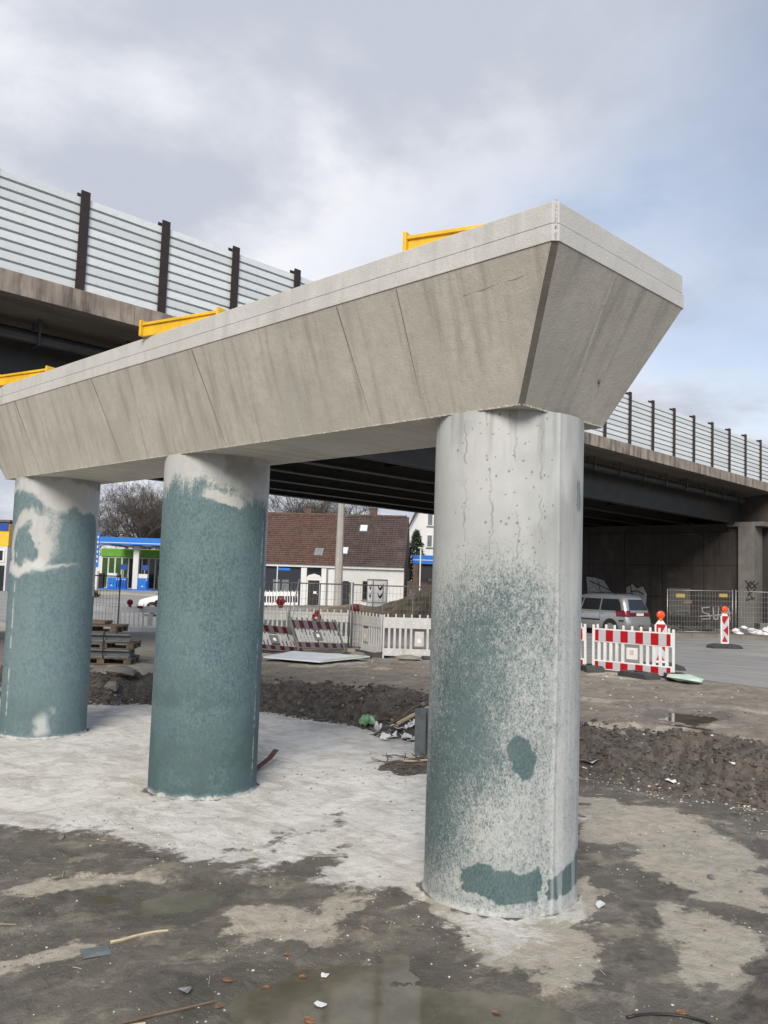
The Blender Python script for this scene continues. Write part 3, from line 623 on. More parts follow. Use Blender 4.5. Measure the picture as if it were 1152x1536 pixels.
# yellow formwork boxes on the shelf
def formwork(x, y, rz, L, label):
    o = thing('formwork_box', label, 'formwork', (x, y, 4.982), rz, 'yellow formwork boxes on the cap beam')
    for sx in (0, .62):
        b = MB(); b.b2((sx - .03, 0, .0), (sx, L, .14)); b.build('side_board', M['yellow'], o, bevel=.006)
        b = MB(); b.b2((sx - .05, 0, .12), (sx + .02, L, .15)); b.build('top_rail', M['yellow'], o, bevel=.004)
    for sy in (-.03, L):
        b = MB(); b.b2((-.07, sy, 0), (.68, sy + .03, .18)); b.build('end_board', M['yellow'], o, bevel=.006)
    return o
formwork(5.13, 3.74, R(19), .90, 'yellow formwork box above the nearest column, alone against the sky')
formwork(4.98, 7.42, R(14), 1.08, 'yellow formwork box on the cap beam above the middle column')
formwork(4.98, 11.48, R(14), 1.08, 'yellow formwork box at the far left end of the cap beam')

# ------------------------------------------------------------------ the old bridge
SL = .0045
bridge = thing('road_bridge', 'old road bridge with stained concrete edge and dark steel girders', 'bridge', (6, 16.5, 0)); bridge.rotation_euler = (0, SL, 0)
LX0, LX1 = -12, 62
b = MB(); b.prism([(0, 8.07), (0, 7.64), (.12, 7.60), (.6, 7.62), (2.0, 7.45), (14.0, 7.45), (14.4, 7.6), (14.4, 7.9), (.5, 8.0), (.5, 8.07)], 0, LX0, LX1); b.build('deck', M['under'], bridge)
k = LX0
while k < LX1:                       # edge beam cast in lengths with open joints
    b = MB(); L = 3.72; b.b2((k, -.035, 7.635), (min(k + L, LX1) - .012, -.002, 8.075)); b.build('edge_beam_segment', M['oldconc'], bridge, bevel=.008); k += L
for gy_ in (1.85, 4.3, 6.75, 9.2, 11.65, 13.6):
    b = MB(); b.b2((LX0, gy_ - .012, 6.1), (39.6, gy_ + .012, 7.45)); b.b2((LX0, gy_ - .2, 6.06), (39.6, gy_ + .2, 6.10)); b.b2((LX0, gy_ - .18, 7.41), (39.6, gy_ + .18, 7.448))
    b.build('girder', M['girder'], bridge)
b = MB()
for kx in range(-10, 40, 5): b.b2((kx, 2.1, 6.35), (kx + .1, 13.5, 7.2))
b.build('cross_frame', M['girder'], bridge)
b = MB(); b.tube([(LX0, 1.15, 7.18), (38, 1.15, 7.18)], .13, 12); b.build('drain_pipe', M['steel_dark'], bridge, True)
hm = MB(); hm.b2((-.03, -.17, -.15), (.03, -.14, .4)); hm.b2((-.03, .14, -.15), (.03, .17, .4)); hm.b2((-.03, -.17, -.17), (.03, .17, -.14)); hmm = hm.mesh('pipe_hanger', M['steel_dark'])
for kx in range(-11, 38, 2): inst(hmm, 'pipe_hanger', bridge, (kx + .3, 1.15, 7.18))

barrier = thing('noise_barrier', 'noise wall of pale ribbed metal slats between dark brown steel posts on the old bridge', 'noise barrier', (6, 16.5, 0)); barrier.rotation_euler = (0, SL, 0)
PS = 1.885; X0P = 7.66 - 6
b = MB(); b.b2((-.10, -.02, 0), (.10, 0, 2.10)); b.b2((-.10, .16, 0), (.10, .18, 2.10)); b.b2((-.008, 0, 0), (.008, .16, 2.10)); pm_ = b.mesh('post', M['rust'])
SH = .198
b = MB(); b.prism([(.022, 0), (.022, .018), (-.012, .034), (-.012, SH - .022), (.022, SH - .006), (.022, SH - .003), (.09, SH - .003), (.09, 0)], 0, -PS / 2 + .02, PS / 2 - .02)
M['slat'] = simple('noise_slat_paint', (.74, .78, .77), .45, .04, 3, .03, dirt=(.52, .55, .54))
t = MT('noise_slat_weathered'); oi = t.n('ShaderNodeObjectInfo'); cc = t.mix(oi.outputs['Random'], (.64, .67, .675), (.77, .795, .80)); cc = t.mix(t.rng(t.noise(t.co('Generated', (3, 1, .5)), 3, 8, .68), .5, .75, 0, .5), cc, (.48, .50, .48)); t.col(cc); t.rough(.42); M['slat'] = t.m
M['slat_shade'] = simple('noise_slat_groove_shade', (.33, .37, .38), .5, .08, 3, .03)
b.m = [0] * len(b.m); sm_ = b.mesh('slat', [M['slat'], M['slat_shade']])
for p in sm_.polygons:               # shade in the groove between two slats is painted as a darker grey
    zc = p.center.z
    if abs(p.normal.x) < .5 and p.center.y < .05 and zc < .030: p.material_index = 1
for k in range(-4, 22):
    x = X0P + k * PS
    inst(pm_, 'post', barrier, (x, .06, 8.075))
    for j in range(10):
        inst(sm_, 'slat', barrier, (x + PS / 2, .10, 8.075 + j * SH))
inst(pm_, 'post', barrier, (X0P + 22 * PS, .06, 8.075))

# abutments
def abutment(x, face, label, mirror=False):
    s = -1 if mirror else 1
    o = thing('bridge_abutment', label, 'abutment', (x, 17.6, 0))
    for kx in range(6):
        for kz in range(3):
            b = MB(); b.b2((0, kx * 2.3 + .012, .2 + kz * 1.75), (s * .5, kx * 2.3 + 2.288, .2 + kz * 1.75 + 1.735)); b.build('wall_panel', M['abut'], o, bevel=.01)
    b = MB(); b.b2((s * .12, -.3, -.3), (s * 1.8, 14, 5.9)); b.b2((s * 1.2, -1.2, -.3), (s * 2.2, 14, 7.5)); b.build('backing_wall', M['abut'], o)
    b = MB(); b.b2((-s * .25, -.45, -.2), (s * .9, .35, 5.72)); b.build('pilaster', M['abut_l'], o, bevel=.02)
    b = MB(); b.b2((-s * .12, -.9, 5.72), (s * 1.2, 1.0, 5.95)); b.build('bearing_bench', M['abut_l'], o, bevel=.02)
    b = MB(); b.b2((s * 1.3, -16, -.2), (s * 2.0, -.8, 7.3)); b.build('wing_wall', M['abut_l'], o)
    for gy_ in (.75, 3.2, 5.65, 8.1, 10.55): 
        b = MB(); b.b2((s * .1, gy_ - .3, 5.9), (s * .75, gy_ + .3, 6.04)); b.build('bearing', M['steel_dark'], o)
    return o
ab = abutment(44.4, -1, 'stained concrete abutment wall, coloured dark as in shade, with graffiti under the right end of the bridge')
abutment(-9, 1, 'concrete abutment under the left end of the bridge, beyond the frame', True)
def ribbon(b, pts, wd, x=-.006):     # flat paint stroke on the wall, in wall coordinates (y to the left, z up)
    for (y0, z0), (y1, z1) in zip(pts, pts[1:]):
        d = Vector((y1 - y0, z1 - z0)); L = max(d.length, 1e-6); n = Vector((-d.y, d.x)) / L * wd / 2; e = d / L * wd / 3
        q = [(y0 - e.x + n.x, z0 - e.y + n.y), (y0 - e.x - n.x, z0 - e.y - n.y), (y1 + e.x - n.x, z1 + e.y - n.y), (y1 + e.x + n.x, z1 + e.y + n.y)]
        x -= .0002
        b.add([(x, *p) for p in q], [(0, 1, 2, 3)])
def paint(b, poly, x): b.add([(x, *p) for p in poly], [tuple(range(len(poly)))])
gr = MB()
def gz(px_y): return px_y
# two big pale letters with black outlines above the van, and tags further right
A1 = [(9.35, 2.95), (9.2, 1.5), (6.9, 1.55), (6.95, 1.95), (7.7, 2.1), (8.2, 2.75), (8.75, 2.9)]
A2 = [(6.75, 2.4), (6.75, 1.5), (5.55, 1.5), (5.5, 2.05), (5.75, 2.5), (6.1, 2.35), (6.4, 2.6)]
for P in (A1, A2):
    c_ = (sum(p[0] for p in P) / len(P), sum(p[1] for p in P) / len(P))
    gr.mi = 1; paint(gr, [(c_[0] + (p[0] - c_[0]) * 1.12, c_[1] + (p[1] - c_[1]) * 1.16) for p in P], -.003); gr.mi = 0; paint(gr, P, -.005)
    gr.mi = 1; ribbon(gr, [(P[0][0] - .25, P[0][1] - .25), (c_[0], c_[1] + .1), (P[3][0] + .2, P[3][1])], .06); ribbon(gr, [(c_[0] + .4, c_[1] + .4), (c_[0] + .2, c_[1] - .4)], .05)
gr.build('graffiti_letters', [M['graffiti'], M['graffiti_d']], ab)
gr = MB(); yb = .95
for pts in ([(1.95, 1.5), (2.35, 1.45), (2.3, 1.2), (1.98, 1.15), (1.9, .9), (2.35, .85)], [(1.75, 1.5), (1.7, .9), (1.5, .9), (1.45, 1.5)], [(1.3, .85), (1.25, 1.5), (1.0, 1.2), (.95, 1.5), (.85, .9)], [(2.45, 1.0), (1.6, 1.1), (.8, 1.25)]): ribbon(gr, pts, .06)
gr.build('graffiti_tag', M['graffiti'], ab)
gr = MB()
for pts in ([(-.1, 2.6), (-.3, 2.9), (-.6, 2.6), (-.3, 2.3), (-.15, 2.55), (-.5, 2.95)], [(-.45, 2.0), (-.2, 2.3), (-.1, 1.95), (-.5, 2.1)], [(-.05, 2.95), (-.35, 2.55), (-.7, 2.85)]): ribbon(gr, pts, .05, -.28)
gr.build('graffiti_tag', M['graffiti_d'], ab)
b = MB(); b.b2((-.02, 3.0, 1.0), (.0, 4.2, 2.45)); b.build('wall_hatch', M['abut_l'], ab); b = MB(); b.b2((-.02, 3.3, 1.95), (-.03, 3.8, 2.15)); b.build('notice', M['plate'], ab)

# ------------------------------------------------------------------ plastic site barriers
def site_barrier(label, Lb, style, H=.98, group=None, plate=True):
    o = thing('site_barrier', label, 'barrier', group=group)
    W = {'front': M['white_pl'], 'back': M['white_dirty'], 'clean': M['white_pl'], 'fallen': M['white_br']}[style]
    for x in (0, Lb): 
        b = MB(); b.b2((x - .022, -.022, 0), (x + .022, .022, H + .05)); b.build('end_post', W, o, bevel=.006)
    for z0, z1 in ((.07, .26), (H - .30, H - .02)):
        b = MB(); b.b2((.022, -.02, z0), (Lb - .022, .02, z1)); b.build('rail', W, o, bevel=.006)
        if style in ('front', 'fallen'):
            ra, ga = (M['red'], M['grefl']) if style == 'front' else (M['dred'], M['dgrefl'])
            n = 10; p = (Lb - .1) / n
            for k in range(n + 1):
                x0 = .05 + (k - .5) * p; x1 = x0 + p; x0 = max(x0, .05); x1 = min(x1, Lb - .05)
                b = MB(); b.b2((x0, -.026, z0 + .025), (x1, -.0205, z1 - .025)); b.build('reflective_plate', ra if k % 2 == 0 else ga, o)
        else:
            for k in range(6):
                b = MB(); b.tube([(Lb * (k + .5) / 6, -.0215, (z0 + z1) / 2), (Lb * (k + .5) / 6, -.024, (z0 + z1) / 2)], .018, 8); b.build('rivet', M['white_pl'], o)
    n = 13
    for k in range(1, n):
        x = Lb * k / n
        if abs(k - n / 2) < .9: continue
        b = MB(); b.b2((x - .03, -.014, .26), (x + .03, .014, H - .30)); b.build('slat', M['white_slat'] if style == 'fallen' else W, o)
    b = MB(); b.b2((Lb / 2 - .12, -.016, .33), (Lb / 2 + .12, .016, H - .37)); b.build('centre_plate', W, o, bevel=.005)
    b = MB(); b.b2((Lb / 2 - .045, -.0185, .42), (Lb / 2 + .045, -.0165, .52)); b.build('maker_mark', M['plate'] if style != 'front' else simple('faint_red_mark', (.70, .52, .51), .6), o)
    for k in range(9):
        x = Lb * (k + .5) / 9; b = MB(); b.b2((x - .022, -.016, H - .02), (x + .022, .016, H + .065)); b.build('top_peg', W, o, bevel=.006)
    return o
def put(o, a, bb=None, z=None, lift=0.):
    """stand a barrier from ground point a towards b"""
    a = Vector(a); bb = Vector(bb); za = G(a.x, a.y); zb = G(bb.x, bb.y); d = bb - a
    o.location = (a.x, a.y, za + lift); o.rotation_euler = (0, -math.atan2(zb - za, d.length), math.atan2(d.y, d.x)); return o
def foot(a, rz, label, mat='rubber', grp='rubber feet of the site barriers', dz=0):
    o = thing('barrier_foot', label, 'base plate', (a[0], a[1], G(a[0], a[1]) - .01 + dz), rz, grp)
    b = MB(); b.prism([(-.40, 0), (.40, 0), (.38, .09), (.30, .12), (-.30, .12), (-.38, .09)], 1, -.19, .19); b.build('block', M[mat], o, bevel=.01)
    b = MB(); b.b2((-.06, -.06, .12), (.06, .06, .135)); b.build('socket', M['black'], o)
    return o
put(site_barrier('red and white site barrier nearest the road, whole and upright', 1.75, 'front', H=.93, group='red and white site barriers'), (15.97, 9.5, 0), (15.99, 7.75, 0), lift=-.03)
put(site_barrier('red and white site barrier half hidden behind the nearest column', 1.75, 'front', H=.93, group='red and white site barriers'), (15.93, 11.42, 0), (15.95, 9.66, 0), lift=-.03)
foot((15.98, 7.72), R(35), 'dark rubber foot under the right end of the red and white barrier')
foot((15.95, 9.58), R(50), 'dark rubber foot where the two red and white barriers meet')
foot((15.55, 8.25), R(70), 'loose dark rubber foot lying in front of the red and white barrier')
b = MB(); b.blob((0, 0, .02), .34, (1.25, .7, .18), .2); o = b.build('plastic_sheet', M['palegreen']); o.location = (15.6, 7.35, G(15.6, 7.35) + .07); tag(o, 'pale green plastic sheet crumpled beside the right barrier foot', 'plastic sheet')
# row of white barriers seen from behind, centre
def vxy(r_, f_): return V(r_, f_, 0)
gB = 'white site barriers across the site'
put(site_barrier('white site barrier seen from behind, directly left of the nearest column', 1.85, 'back', H=1.08, group=gB), vxy(.10, 22.4), vxy(1.93, 22.3), lift=.0)
put(site_barrier('white site barrier between the fence post and the wide white barrier', 1.85, 'back', H=1.05, group=gB), vxy(-.82, 24.6), vxy(.06, 22.9), lift=.0)
put(site_barrier('white site barrier behind the tilted red striped barrier', 1.85, 'back', group=gB), vxy(-2.7, 25.8), vxy(-.88, 25.6), lift=.05)
put(site_barrier('white site barrier beside the right edge of the middle column', 1.85, 'back', group=gB), vxy(-4.65, 26.1), vxy(-2.8, 25.9), lift=.05)
put(site_barrier('white site barrier with red lamps, touching the left edge of the middle column', 2.7, 'clean', H=1.2, group=gB), vxy(-11.5, 38.2), vxy(-8.8, 38.0), lift=.0)
put(site_barrier('white site barrier emerging from behind the leftmost column', 2.7, 'clean', H=1.2, group=gB), vxy(-14.3, 38.5), vxy(-11.58, 38.3), lift=.0)
put(site_barrier('white site barrier standing before the dark blue house front', 2.2, 'clean', group=gB), vxy(-7.6, 56), vxy(-5.4, 56), lift=.05)
# two barriers tipped over against each other
def tilted(label, P0, P1, Pt, style):
    P0, P1, Pt = Vector(P0), Vector(P1), Vector(Pt); xa = P1 - P0; L = xa.length; za = Pt - P0; Hh = za.length
    o = site_barrier(label, L, style, H=min(1.0, Hh), group='tipped over site barriers')
    xa.normalize(); za.normalize(); ya = za.cross(xa).normalized(); mm = Matrix((xa, ya, za)).transposed().to_4x4(); mm.translation = P0; o.matrix_world = mm
    return o
def vg(r_, f_, dz=0): p = V(r_, f_); p.z = G(p.x, p.y) + dz; return p
tilted('red and white striped site barrier tipped over sideways, in front of the white row', vg(-2.08, 22.3, .1), vg(-.93, 23.3, .14), vg(-2.36, 22.8, .9), 'fallen')
tilted('grey site barrier tipped over, lying low beside the middle column', vg(-3.2, 22.0, .06), vg(-2.02, 22.9, .1), vg(-3.5, 22.7, .75), 'fallen')
for q, lb in (((-2.9, 23.2), 'dark rubber foot under the tipped grey barrier'), ((.1, 22.9), 'dark rubber foot beside the wide white barrier'), ((1.2, 22.6), 'dark rubber foot before the wide white barrier, next to the nearest column'), ((-.6, 22.2), 'flat dark rubber foot behind the white sign board')):
    p = vxy(*q); foot((p.x, p.y), random.random() * 3, lb)
# warning lamps
def lamp(name, loc, label, lens, grp, s=1., rz=0, tilt=0):
    o = thing('warning_lamp', label, 'warning lamp', loc, rz, grp); o.rotation_euler = (tilt, 0, rz); o.scale = (s, s, s)
    b = MB(); b.tube([(0, -.045, .15), (0, -.03, .15), (0, .03, .15), (0, .045, .15)], [.075, .1, .1, .075], 18); b.build('lens', lens, o, True)
    b = MB(); b.tube([(0, -.02, .15), (0, .02, .15)], .108, 18); b.build('lens_ring', M['redlens'], o)
    b = MB(); b.tube([(0, 0, 0), (0, 0, .03), (0, 0, .07)], [.045, .06, .05], 10); b.build('housing', lens, o, True)
    return o
for (r_, f_, dz, lb, ti) in ((-3.02, 25.95, 1.1, 'round red warning lamp above the leftmost centre barrier, next to the middle column', .1), (-1.9, 25.7, 1.02, 'red warning lamp upside down behind the tipped striped barrier', 2.6), (-.75, 25.3, .98, 'red warning lamp just right of the fence post', .4),
                              (-11.1, 38.15, 1.17, 'upright red warning lamp, leftmost on the barrier beside the white car', .1), (-10.6, 38.15, 1.15, 'red warning lamp lying on its side on the barrier before the white car', 1.5), (-9.9, 38.1, 1.17, 'red warning lamp leaning right on the barrier, nearest the middle column', -.3)):
    p = vg(r_, f_); lamp('l', (p.x, p.y, p.z + dz), lb, M['redlens'], 'red warning lamps on the white barriers', 1.25, -YAW * 0 + YAW + R(-90), ti)
# beacon boards on the road
def beacon(x, y, label, rz):
    z = G(x, y); o = thing('traffic_beacon', label, 'traffic beacon', (x, y, z), rz, 'traffic beacons on the road')
    W, Hh = .26, .90; z0 = .13
    pr = [(-W / 2, z0), (W / 2, z0), (W / 2, z0 + Hh - .1), (W / 2 - .06, z0 + Hh - .02), (.04, z0 + Hh + .02), (-.04, z0 + Hh + .02), (-W / 2 + .06, z0 + Hh - .02), (-W / 2, z0 + Hh - .1)]
    b = MB(); b.prism(pr, 1, -.035, .035); b.build('board', M['white_pl'], o, bevel=.012)
    i = W / 2 - .03
    b = MB(); b.b2((-i, -.0385, z0 + .05), (i, -.0355, z0 + Hh - .06)); b.build('reflective_face', M['grefl'], o)
    for P in ([(-i, z0 + .83), (i, z0 + .83), (i, z0 + .80), (-.03, z0 + .58), (-i, z0 + .68)], [(i, z0 + .56), (i, z0 + .24), (-.06, z0 + .40)], [(-i, z0 + .06), (i - .02, z0 + .06), (-.02, z0 + .24)]):
        b = MB(); b.prism(P, 1, -.0415, -.039); b.build('red_stripe', M['red'], o)
    b = MB(); b.prism([(-.5, 0), (.5, 0), (.46, .08), (.3, .13), (-.3, .13), (-.46, .08)], 1, -.2, .2); b.build('base_foot', M['rubber'], o, bevel=.012)
    return o
zr = YAW - R(90)
beacon(25.79, 10.89, 'red and white traffic beacon alone on the open road', zr + .15); beacon(17.57, 8.82, 'red and white traffic beacon standing behind the red and white barrier', zr)
lamp('l', (25.79, 10.89, G(25.79, 10.89) + 1.03), 'orange warning lamp on the beacon out on the open road', M['orange'], 'orange warning lamps on beacons', .92, zr)
lamp('l', (17.57, 8.82, G(17.57, 8.82) + 1.03), 'orange warning lamp on the beacon behind the red and white barrier', M['orange'], 'orange warning lamps on beacons', .88, zr)

# ------------------------------------------------------------------ mesh fences
def mesh_fence(a, bb, label, H=2.0, mid=False, tone='galv', sp=.1):
    a = Vector(a); bb = Vector(bb); d = bb - a; L = d.length; za, zb = G(a.x, a.y), G(bb.x, bb.y)
    o = thing('site_fence', label, 'mesh fence', (a.x, a.y, za), math.atan2(d.y, d.x), 'mesh site fences'); dz = zb - za
    for x in (0, L):
        b = MB(); b.tube([(x, 0, .0 + dz * x / L), (x, 0, H + .06 + dz * x / L)], .024, 8); b.build('post', M[tone], o, True)
    for z in (.14, H):
        b = MB(); b.tube([(0, 0, z), (L, 0, z + dz)], .018, 6); b.build('rail', M[tone], o, True)
    b = MB(); n = int(L / sp)
    for k in range(1, n): x = L * k / n; b.bar((x, 0, .14 + dz * x / L), (x, 0, H + dz * x / L), .006, .006)
    for k in range(1, 8): z = .14 + (H - .14) * k / 8; b.bar((0, 0, z), (L, 0, z + dz), .006, .006)
    b.build('wire_mesh', M[tone], o)
    if mid:
        for q in (.33, .66): b = MB(); b.tube([(L * q, 0, .1), (L * q, 0, H)], .014, 6); b.build('stay', M[tone], o, True)
    return o
def fence_block(p, label):
    o = thing('fence_foot', label, 'fence foot', (p[0], p[1], G(p[0], p[1]) - .01), random.random(), 'concrete feet under the fence posts')
    b = MB(); b.prism([(-.36, 0), (.36, 0), (.33, .12), (-.33, .12)], 1, -.11, .11); b.build('block', M['kerb'], o, bevel=.01)
    b = MB(); b.b2((-.03, -.03, .12), (.03, .03, .15)); b.build('socket', M['black'], o)
p0, p1, p2 = vxy(-3.35, 24.1), vxy(-.83, 24.0), vxy(1.75, 24.0)
M['fence_d'] = simple('dull_fence_tube', (.13, .135, .14), .5, .2, 6, .05, .4)
mesh_fence(p0, p1 - V(.04, 0), 'mesh site fence in front of the dark blue house, left of the middle post', 1.86, True, 'fence_d')
mesh_fence(p1 + V(.04, 0), p2, 'mesh site fence between the middle post and the nearest column', 1.86, True, 'fence_d')
mesh_fence(vxy(-10.3, 26.3), vxy(-7.9, 26.0), 'mesh site fence in the gap between the two left columns', 1.95, False, 'fence_d')
for p, lb in ((p1, 'concrete fence foot under the middle fence post'), (p0, 'concrete fence foot next to the middle column'), (vxy(-7.9, 26), 'concrete fence foot behind the pallets'), ): fence_block(p, lb)
b = MB(); q0 = vg(-2.55, 23.3); q1 = vg(-2.3, 24.0, 1.95); b.tube([q0, q1], .022, 8); tag(b.build('leaning_pole', M['galv'], None, True), 'grey steel tube leaning against the mesh fence before the dark house', 'steel tube')
fr0, fr1, fr2 = (36.0, 17.75), (37.9, 15.65), (39.9, 13.4)
mesh_fence((*fr0, 0), (*fr1, 0), 'mesh site fence behind the open road beacon, before the graffiti tags', 1.95, False, 'galv', .12)
mesh_fence((fr1[0] + .12, fr1[1] - .1, 0), (*fr2, 0), 'mesh site fence at the right edge of the photo', 1.95, False, 'galv', .12)
for p, lb in ((fr0, 'concrete fence foot nearest the silver van'), (fr1, 'concrete fence foot where the two right fences meet')): fence_block(p, lb)
for (x, y, z, lb) in ((36.35, 17.32, 1.72, 'yellow sign plate at the left top of the right mesh fence'), (37.6, 15.95, 1.75, 'yellow sign plate at the right top of the mesh fence'), (36.55, 17.1, 1.45, 'faded brown sign plate below the left yellow plate')):
    b = MB(); b.box((0, 0, 0), (.36, .012, .15)); o = b.build('sign_plate', M['plate_y'] if 'yellow sign' in lb else M['timber']); o.location = (x - .03, y - .03, G(x, y) + z); o.rotation_euler = (0, 0, math.atan2(-2.1, 1.9)); tag(o, lb, 'sign')
# prop, block and rubble beside the right fence
b = MB(); b.tube([(40.3, 15.2, .7), (41.4, 13.9, 2.3)], .04, 8); b.build('q', M['galv'], None, True); o = COL.objects[-1]; o.name = 'push_prop'; tag(o, 'slanted grey steel prop at the right edge behind the fence', 'prop')
b = MB(); b.b2((-1.3, -.35, 0), (1.3, .35, .5)); o = b.build('concrete_block', M['abut_l'], None, bevel=.02); o.location = (40.8, 14.4, G(40.8, 14.4) + .1); o.rotation_euler = (0, 0, R(-48)); tag(o, 'long low concrete block under the slanted prop', 'concrete block')
b = MB(); b.b2((-.25, -.2, -.2), (.35, .2, 7.0)); b.b2((-.3, -.25, 5.4), (.4, .25, 5.5)); o = b.build('support_post', M['abut_l'], None, bevel=.02); o.location = (42.3, 13.6, 0); tag(o, 'tall pale grey post at the far right edge beside the abutment', 'post')
b = MB()
for k in range(60): b.blob((random.gauss(0, .7), random.gauss(0, .35), abs(random.gauss(0, .12))), random.uniform(.08, .26), (1, 1, .6), .3)
o = struct(b.build('rubble_heap', M['paper']), 'stuff'); o.location = (38.6, 14.0, G(38.6, 14.0) + .1); o.rotation_euler = (0, 0, R(-45))
b = MB()
for k in range(160): b.blob((random.gauss(0, 1.0), random.gauss(0, .4), abs(random.gauss(0, .10))), random.uniform(.05, .2), (1, 1, .6), .3)
o = struct(b.build('rubble_heap', M['clod']), 'stuff'); o.location = (37.4, 18.0, G(37.4, 18) + .1); o.rotation_euler = (0, 0, R(-48))
# bicycle leaning behind the fence
bk = thing('bicycle', 'dark old bicycle leaning behind the right mesh fence', 'bicycle', (37.6, 18.0, G(37.6, 18) + .1), R(-50))
for x in (-.52, .52):
    b = MB(); b.tube([(x + .33 * math.cos(a * math.pi / 10), 0, .34 + .33 * math.sin(a * math.pi / 10)) for a in range(21)], .022, 6); b.build('wheel', M['black'], bk, True)
b = MB()
for p, q in (((-.52, .34), (-.1, .32)), ((-.1, .32), (-.25, .85)), ((-.25, .8), (.38, .85)), ((-.1, .32), (.38, .8)), ((.38, .95), (.52, .34)), ((-.52, .34), (-.22, .8))): b.tube([(p[0], 0, p[1]), (q[0], 0, q[1])], .018, 6)
b.build('frame', M['steel_dark'], bk); b = MB(); b.box((-.27, 0, .92), (.25, .13, .06)); b.build('saddle', M['black'], bk, bevel=.02); b = MB(); b.tube([(.36, -.28, 1.0), (.38, 0, 1.02), (.36, .28, 1.0)], .014, 6); b.build('handlebar', M['galv'], bk)

# ------------------------------------------------------------------ vehicles
def vehicle(name, label, loc, rz, paint, scale=(1, 1, 1)):
    o = thing(name, label, 'car' if 'car' in name else 'van', loc, rz); o.scale = scale
    lv = [.24, .30, .45, .62, .78, .88, .95, 1.02, 1.10, 1.22, 1.34, 1.46, 1.56, 1.64, 1.70, 1.73]
    XF = lambda z: float(np.interp(z, [.24, .45, .7, .82, .95, 1.05, 1.5, 1.64, 1.73], [2.2, 2.32, 2.28, 2.2, 1.75, 1.35, .72, .5, .1]))
    XRr = lambda z: float(np.interp(z, [.24, .34, .5, .62, .66, .95, 1.05, 1.5, 1.64, 1.73], [-2.2, -2.31, -2.33, -2.31, -2.27, -2.25, -2.22, -2.03, -1.92, -1.5]))
    WY = lambda z: float(np.interp(z, [.24, .4, .7, .98, 1.5, 1.64, 1.70, 1.73], [.84, .89, .905, .89, .735, .66, .57, .42]))
    nseg = 6
    def sec(z):
        xf, xr, wy = XF(z), XRr(z), WY(z); rf, rr_ = min(.5, wy * .6), .24; pts = []
        for cx, cy, r0, a0 in ((xf - rf, wy - rf, rf, 0), (xr + rr_, wy - rr_, rr_, 90), (xr + rr_, -wy + rr_, rr_, 180), (xf - rf, -wy + rf, rf, 270)):
            for k in range(nseg + 1): a = R(a0 + 90 * k / nseg); pts.append((cx + r0 * math.cos(a), cy + r0 * math.sin(a), z))
        return pts
    b = MB(); n = 4 * (nseg + 1); vs = []
    for z in lv: vs += sec(z)
    fs = [(i * n + k, i * n + (k + 1) % n, (i + 1) * n + (k + 1) % n, (i + 1) * n + k) for i in range(len(lv) - 1) for k in range(n)]
    fs += [tuple(range(n)), tuple((len(lv) - 1) * n + k for k in range(n))]
    b.add(vs, fs); b.build('body', paint, o, True)
    def side(nme, poly, mat, off=.008, ss=(1, -1)):    # poly in (x,z) laid on the flank, subdivided in height
        for s_ in ss:
            b = MB(); vs = [(x, s_ * (WY(z) + off), z) for x, z in poly]; b.add(vs, [tuple(range(len(vs)))]); b.build(nme, mat, o)
    def strip(nme, rows, mat, off=.008):
        for s_ in (1, -1):
            b = MB(); vs = []
            for z, xa, xb in rows: vs += [(xa, s_ * (WY(z) + off), z), (xb, s_ * (WY(z) + off), z)]
            b.add(vs, [(2 * i, 2 * i + 1, 2 * i + 3, 2 * i + 2) for i in range(len(rows) - 1)]); b.build(nme, mat, o)
    strip('side_window', [(1.04, .15, 1.15), (1.2, .12, .92), (1.36, .09, .68), (1.52, .06, .44)], M['glass'])
    strip('side_window', [(1.04, -.85, .08), (1.2, -.85, .05), (1.36, -.85, .02), (1.52, -.85, -.01)], M['glass'])
    strip('side_window', [(1.04, -1.95, -.92), (1.2, -1.9, -.92), (1.36, -1.84, -.92), (1.52, -1.72, -.92)], M['glass'])
    strip('rub_strip', [(.60, -.9, 1.15), (.66, -.9, 1.15)], M['black'], .012); strip('rub_strip', [(.60, -2.1, -1.86), (.66, -2.1, -1.86)], M['black'], .012)
    for x in (.1, -.88): strip('door_gap', [(.35, x - .006, x + .006), (.7, x - .006, x + .006), (1.0, x - .006, x + .006)], M['black'], .004)
    for x in (-.05, -1.02): 
        for s_ in (1, -1): b = MB(); b.box((x, s_ * (WY(.92) + .015), .92), (.16, .03, .035)); b.build('door_handle', paint, o)
    for x in (1.42, -1.42):
        for s_ in (1, -1):
            b = MB(); b.add([(x + .375 * math.cos(a * math.pi / 14), s_ * (WY(.5) + .006), max(.24, .33 + .375 * math.sin(a * math.pi / 14))) for a in range(-4, 19)], [tuple(range(23))]); b.build('wheel_arch', M['black'], o)
            wh = thing('wheel', '', '', (x, s_ * .80, .31)); del wh['label']; del wh['category']; wh.parent = o
            b = MB(); b.tube([(0, -s_ * .1, 0), (0, s_ * .11, 0)], .31, 24); b.build('tyre', M['tyre'], wh)
            b = MB(); b.tube([(0, s_ * .1, 0), (0, s_ * .122, 0)], .2, 16); b.build('rim', M['galv'], wh)
    # tail: window, light band, plate, bumper
    def rear(nme, z0, z1, ya, yb, mat, off=.01, st=4):
        b = MB(); vs = []
        for i in range(st + 1): z = z0 + (z1 - z0) * i / st; f_ = i / st; y_ = ya + (yb - ya) * f_; vs += [(XRr(z) - off, -y_, z), (XRr(z) - off, y_, z)]
        b.add(vs, [(2 * i, 2 * i + 1, 2 * i + 3, 2 * i + 2) for i in range(st)]); b.build(nme, mat, o)
    rear('rear_window', 1.08, 1.52, .66, .50, M['glass']); rear('light_band', .82, .98, .66, .66, M['taillight']); 
    b = MB(); z = .90
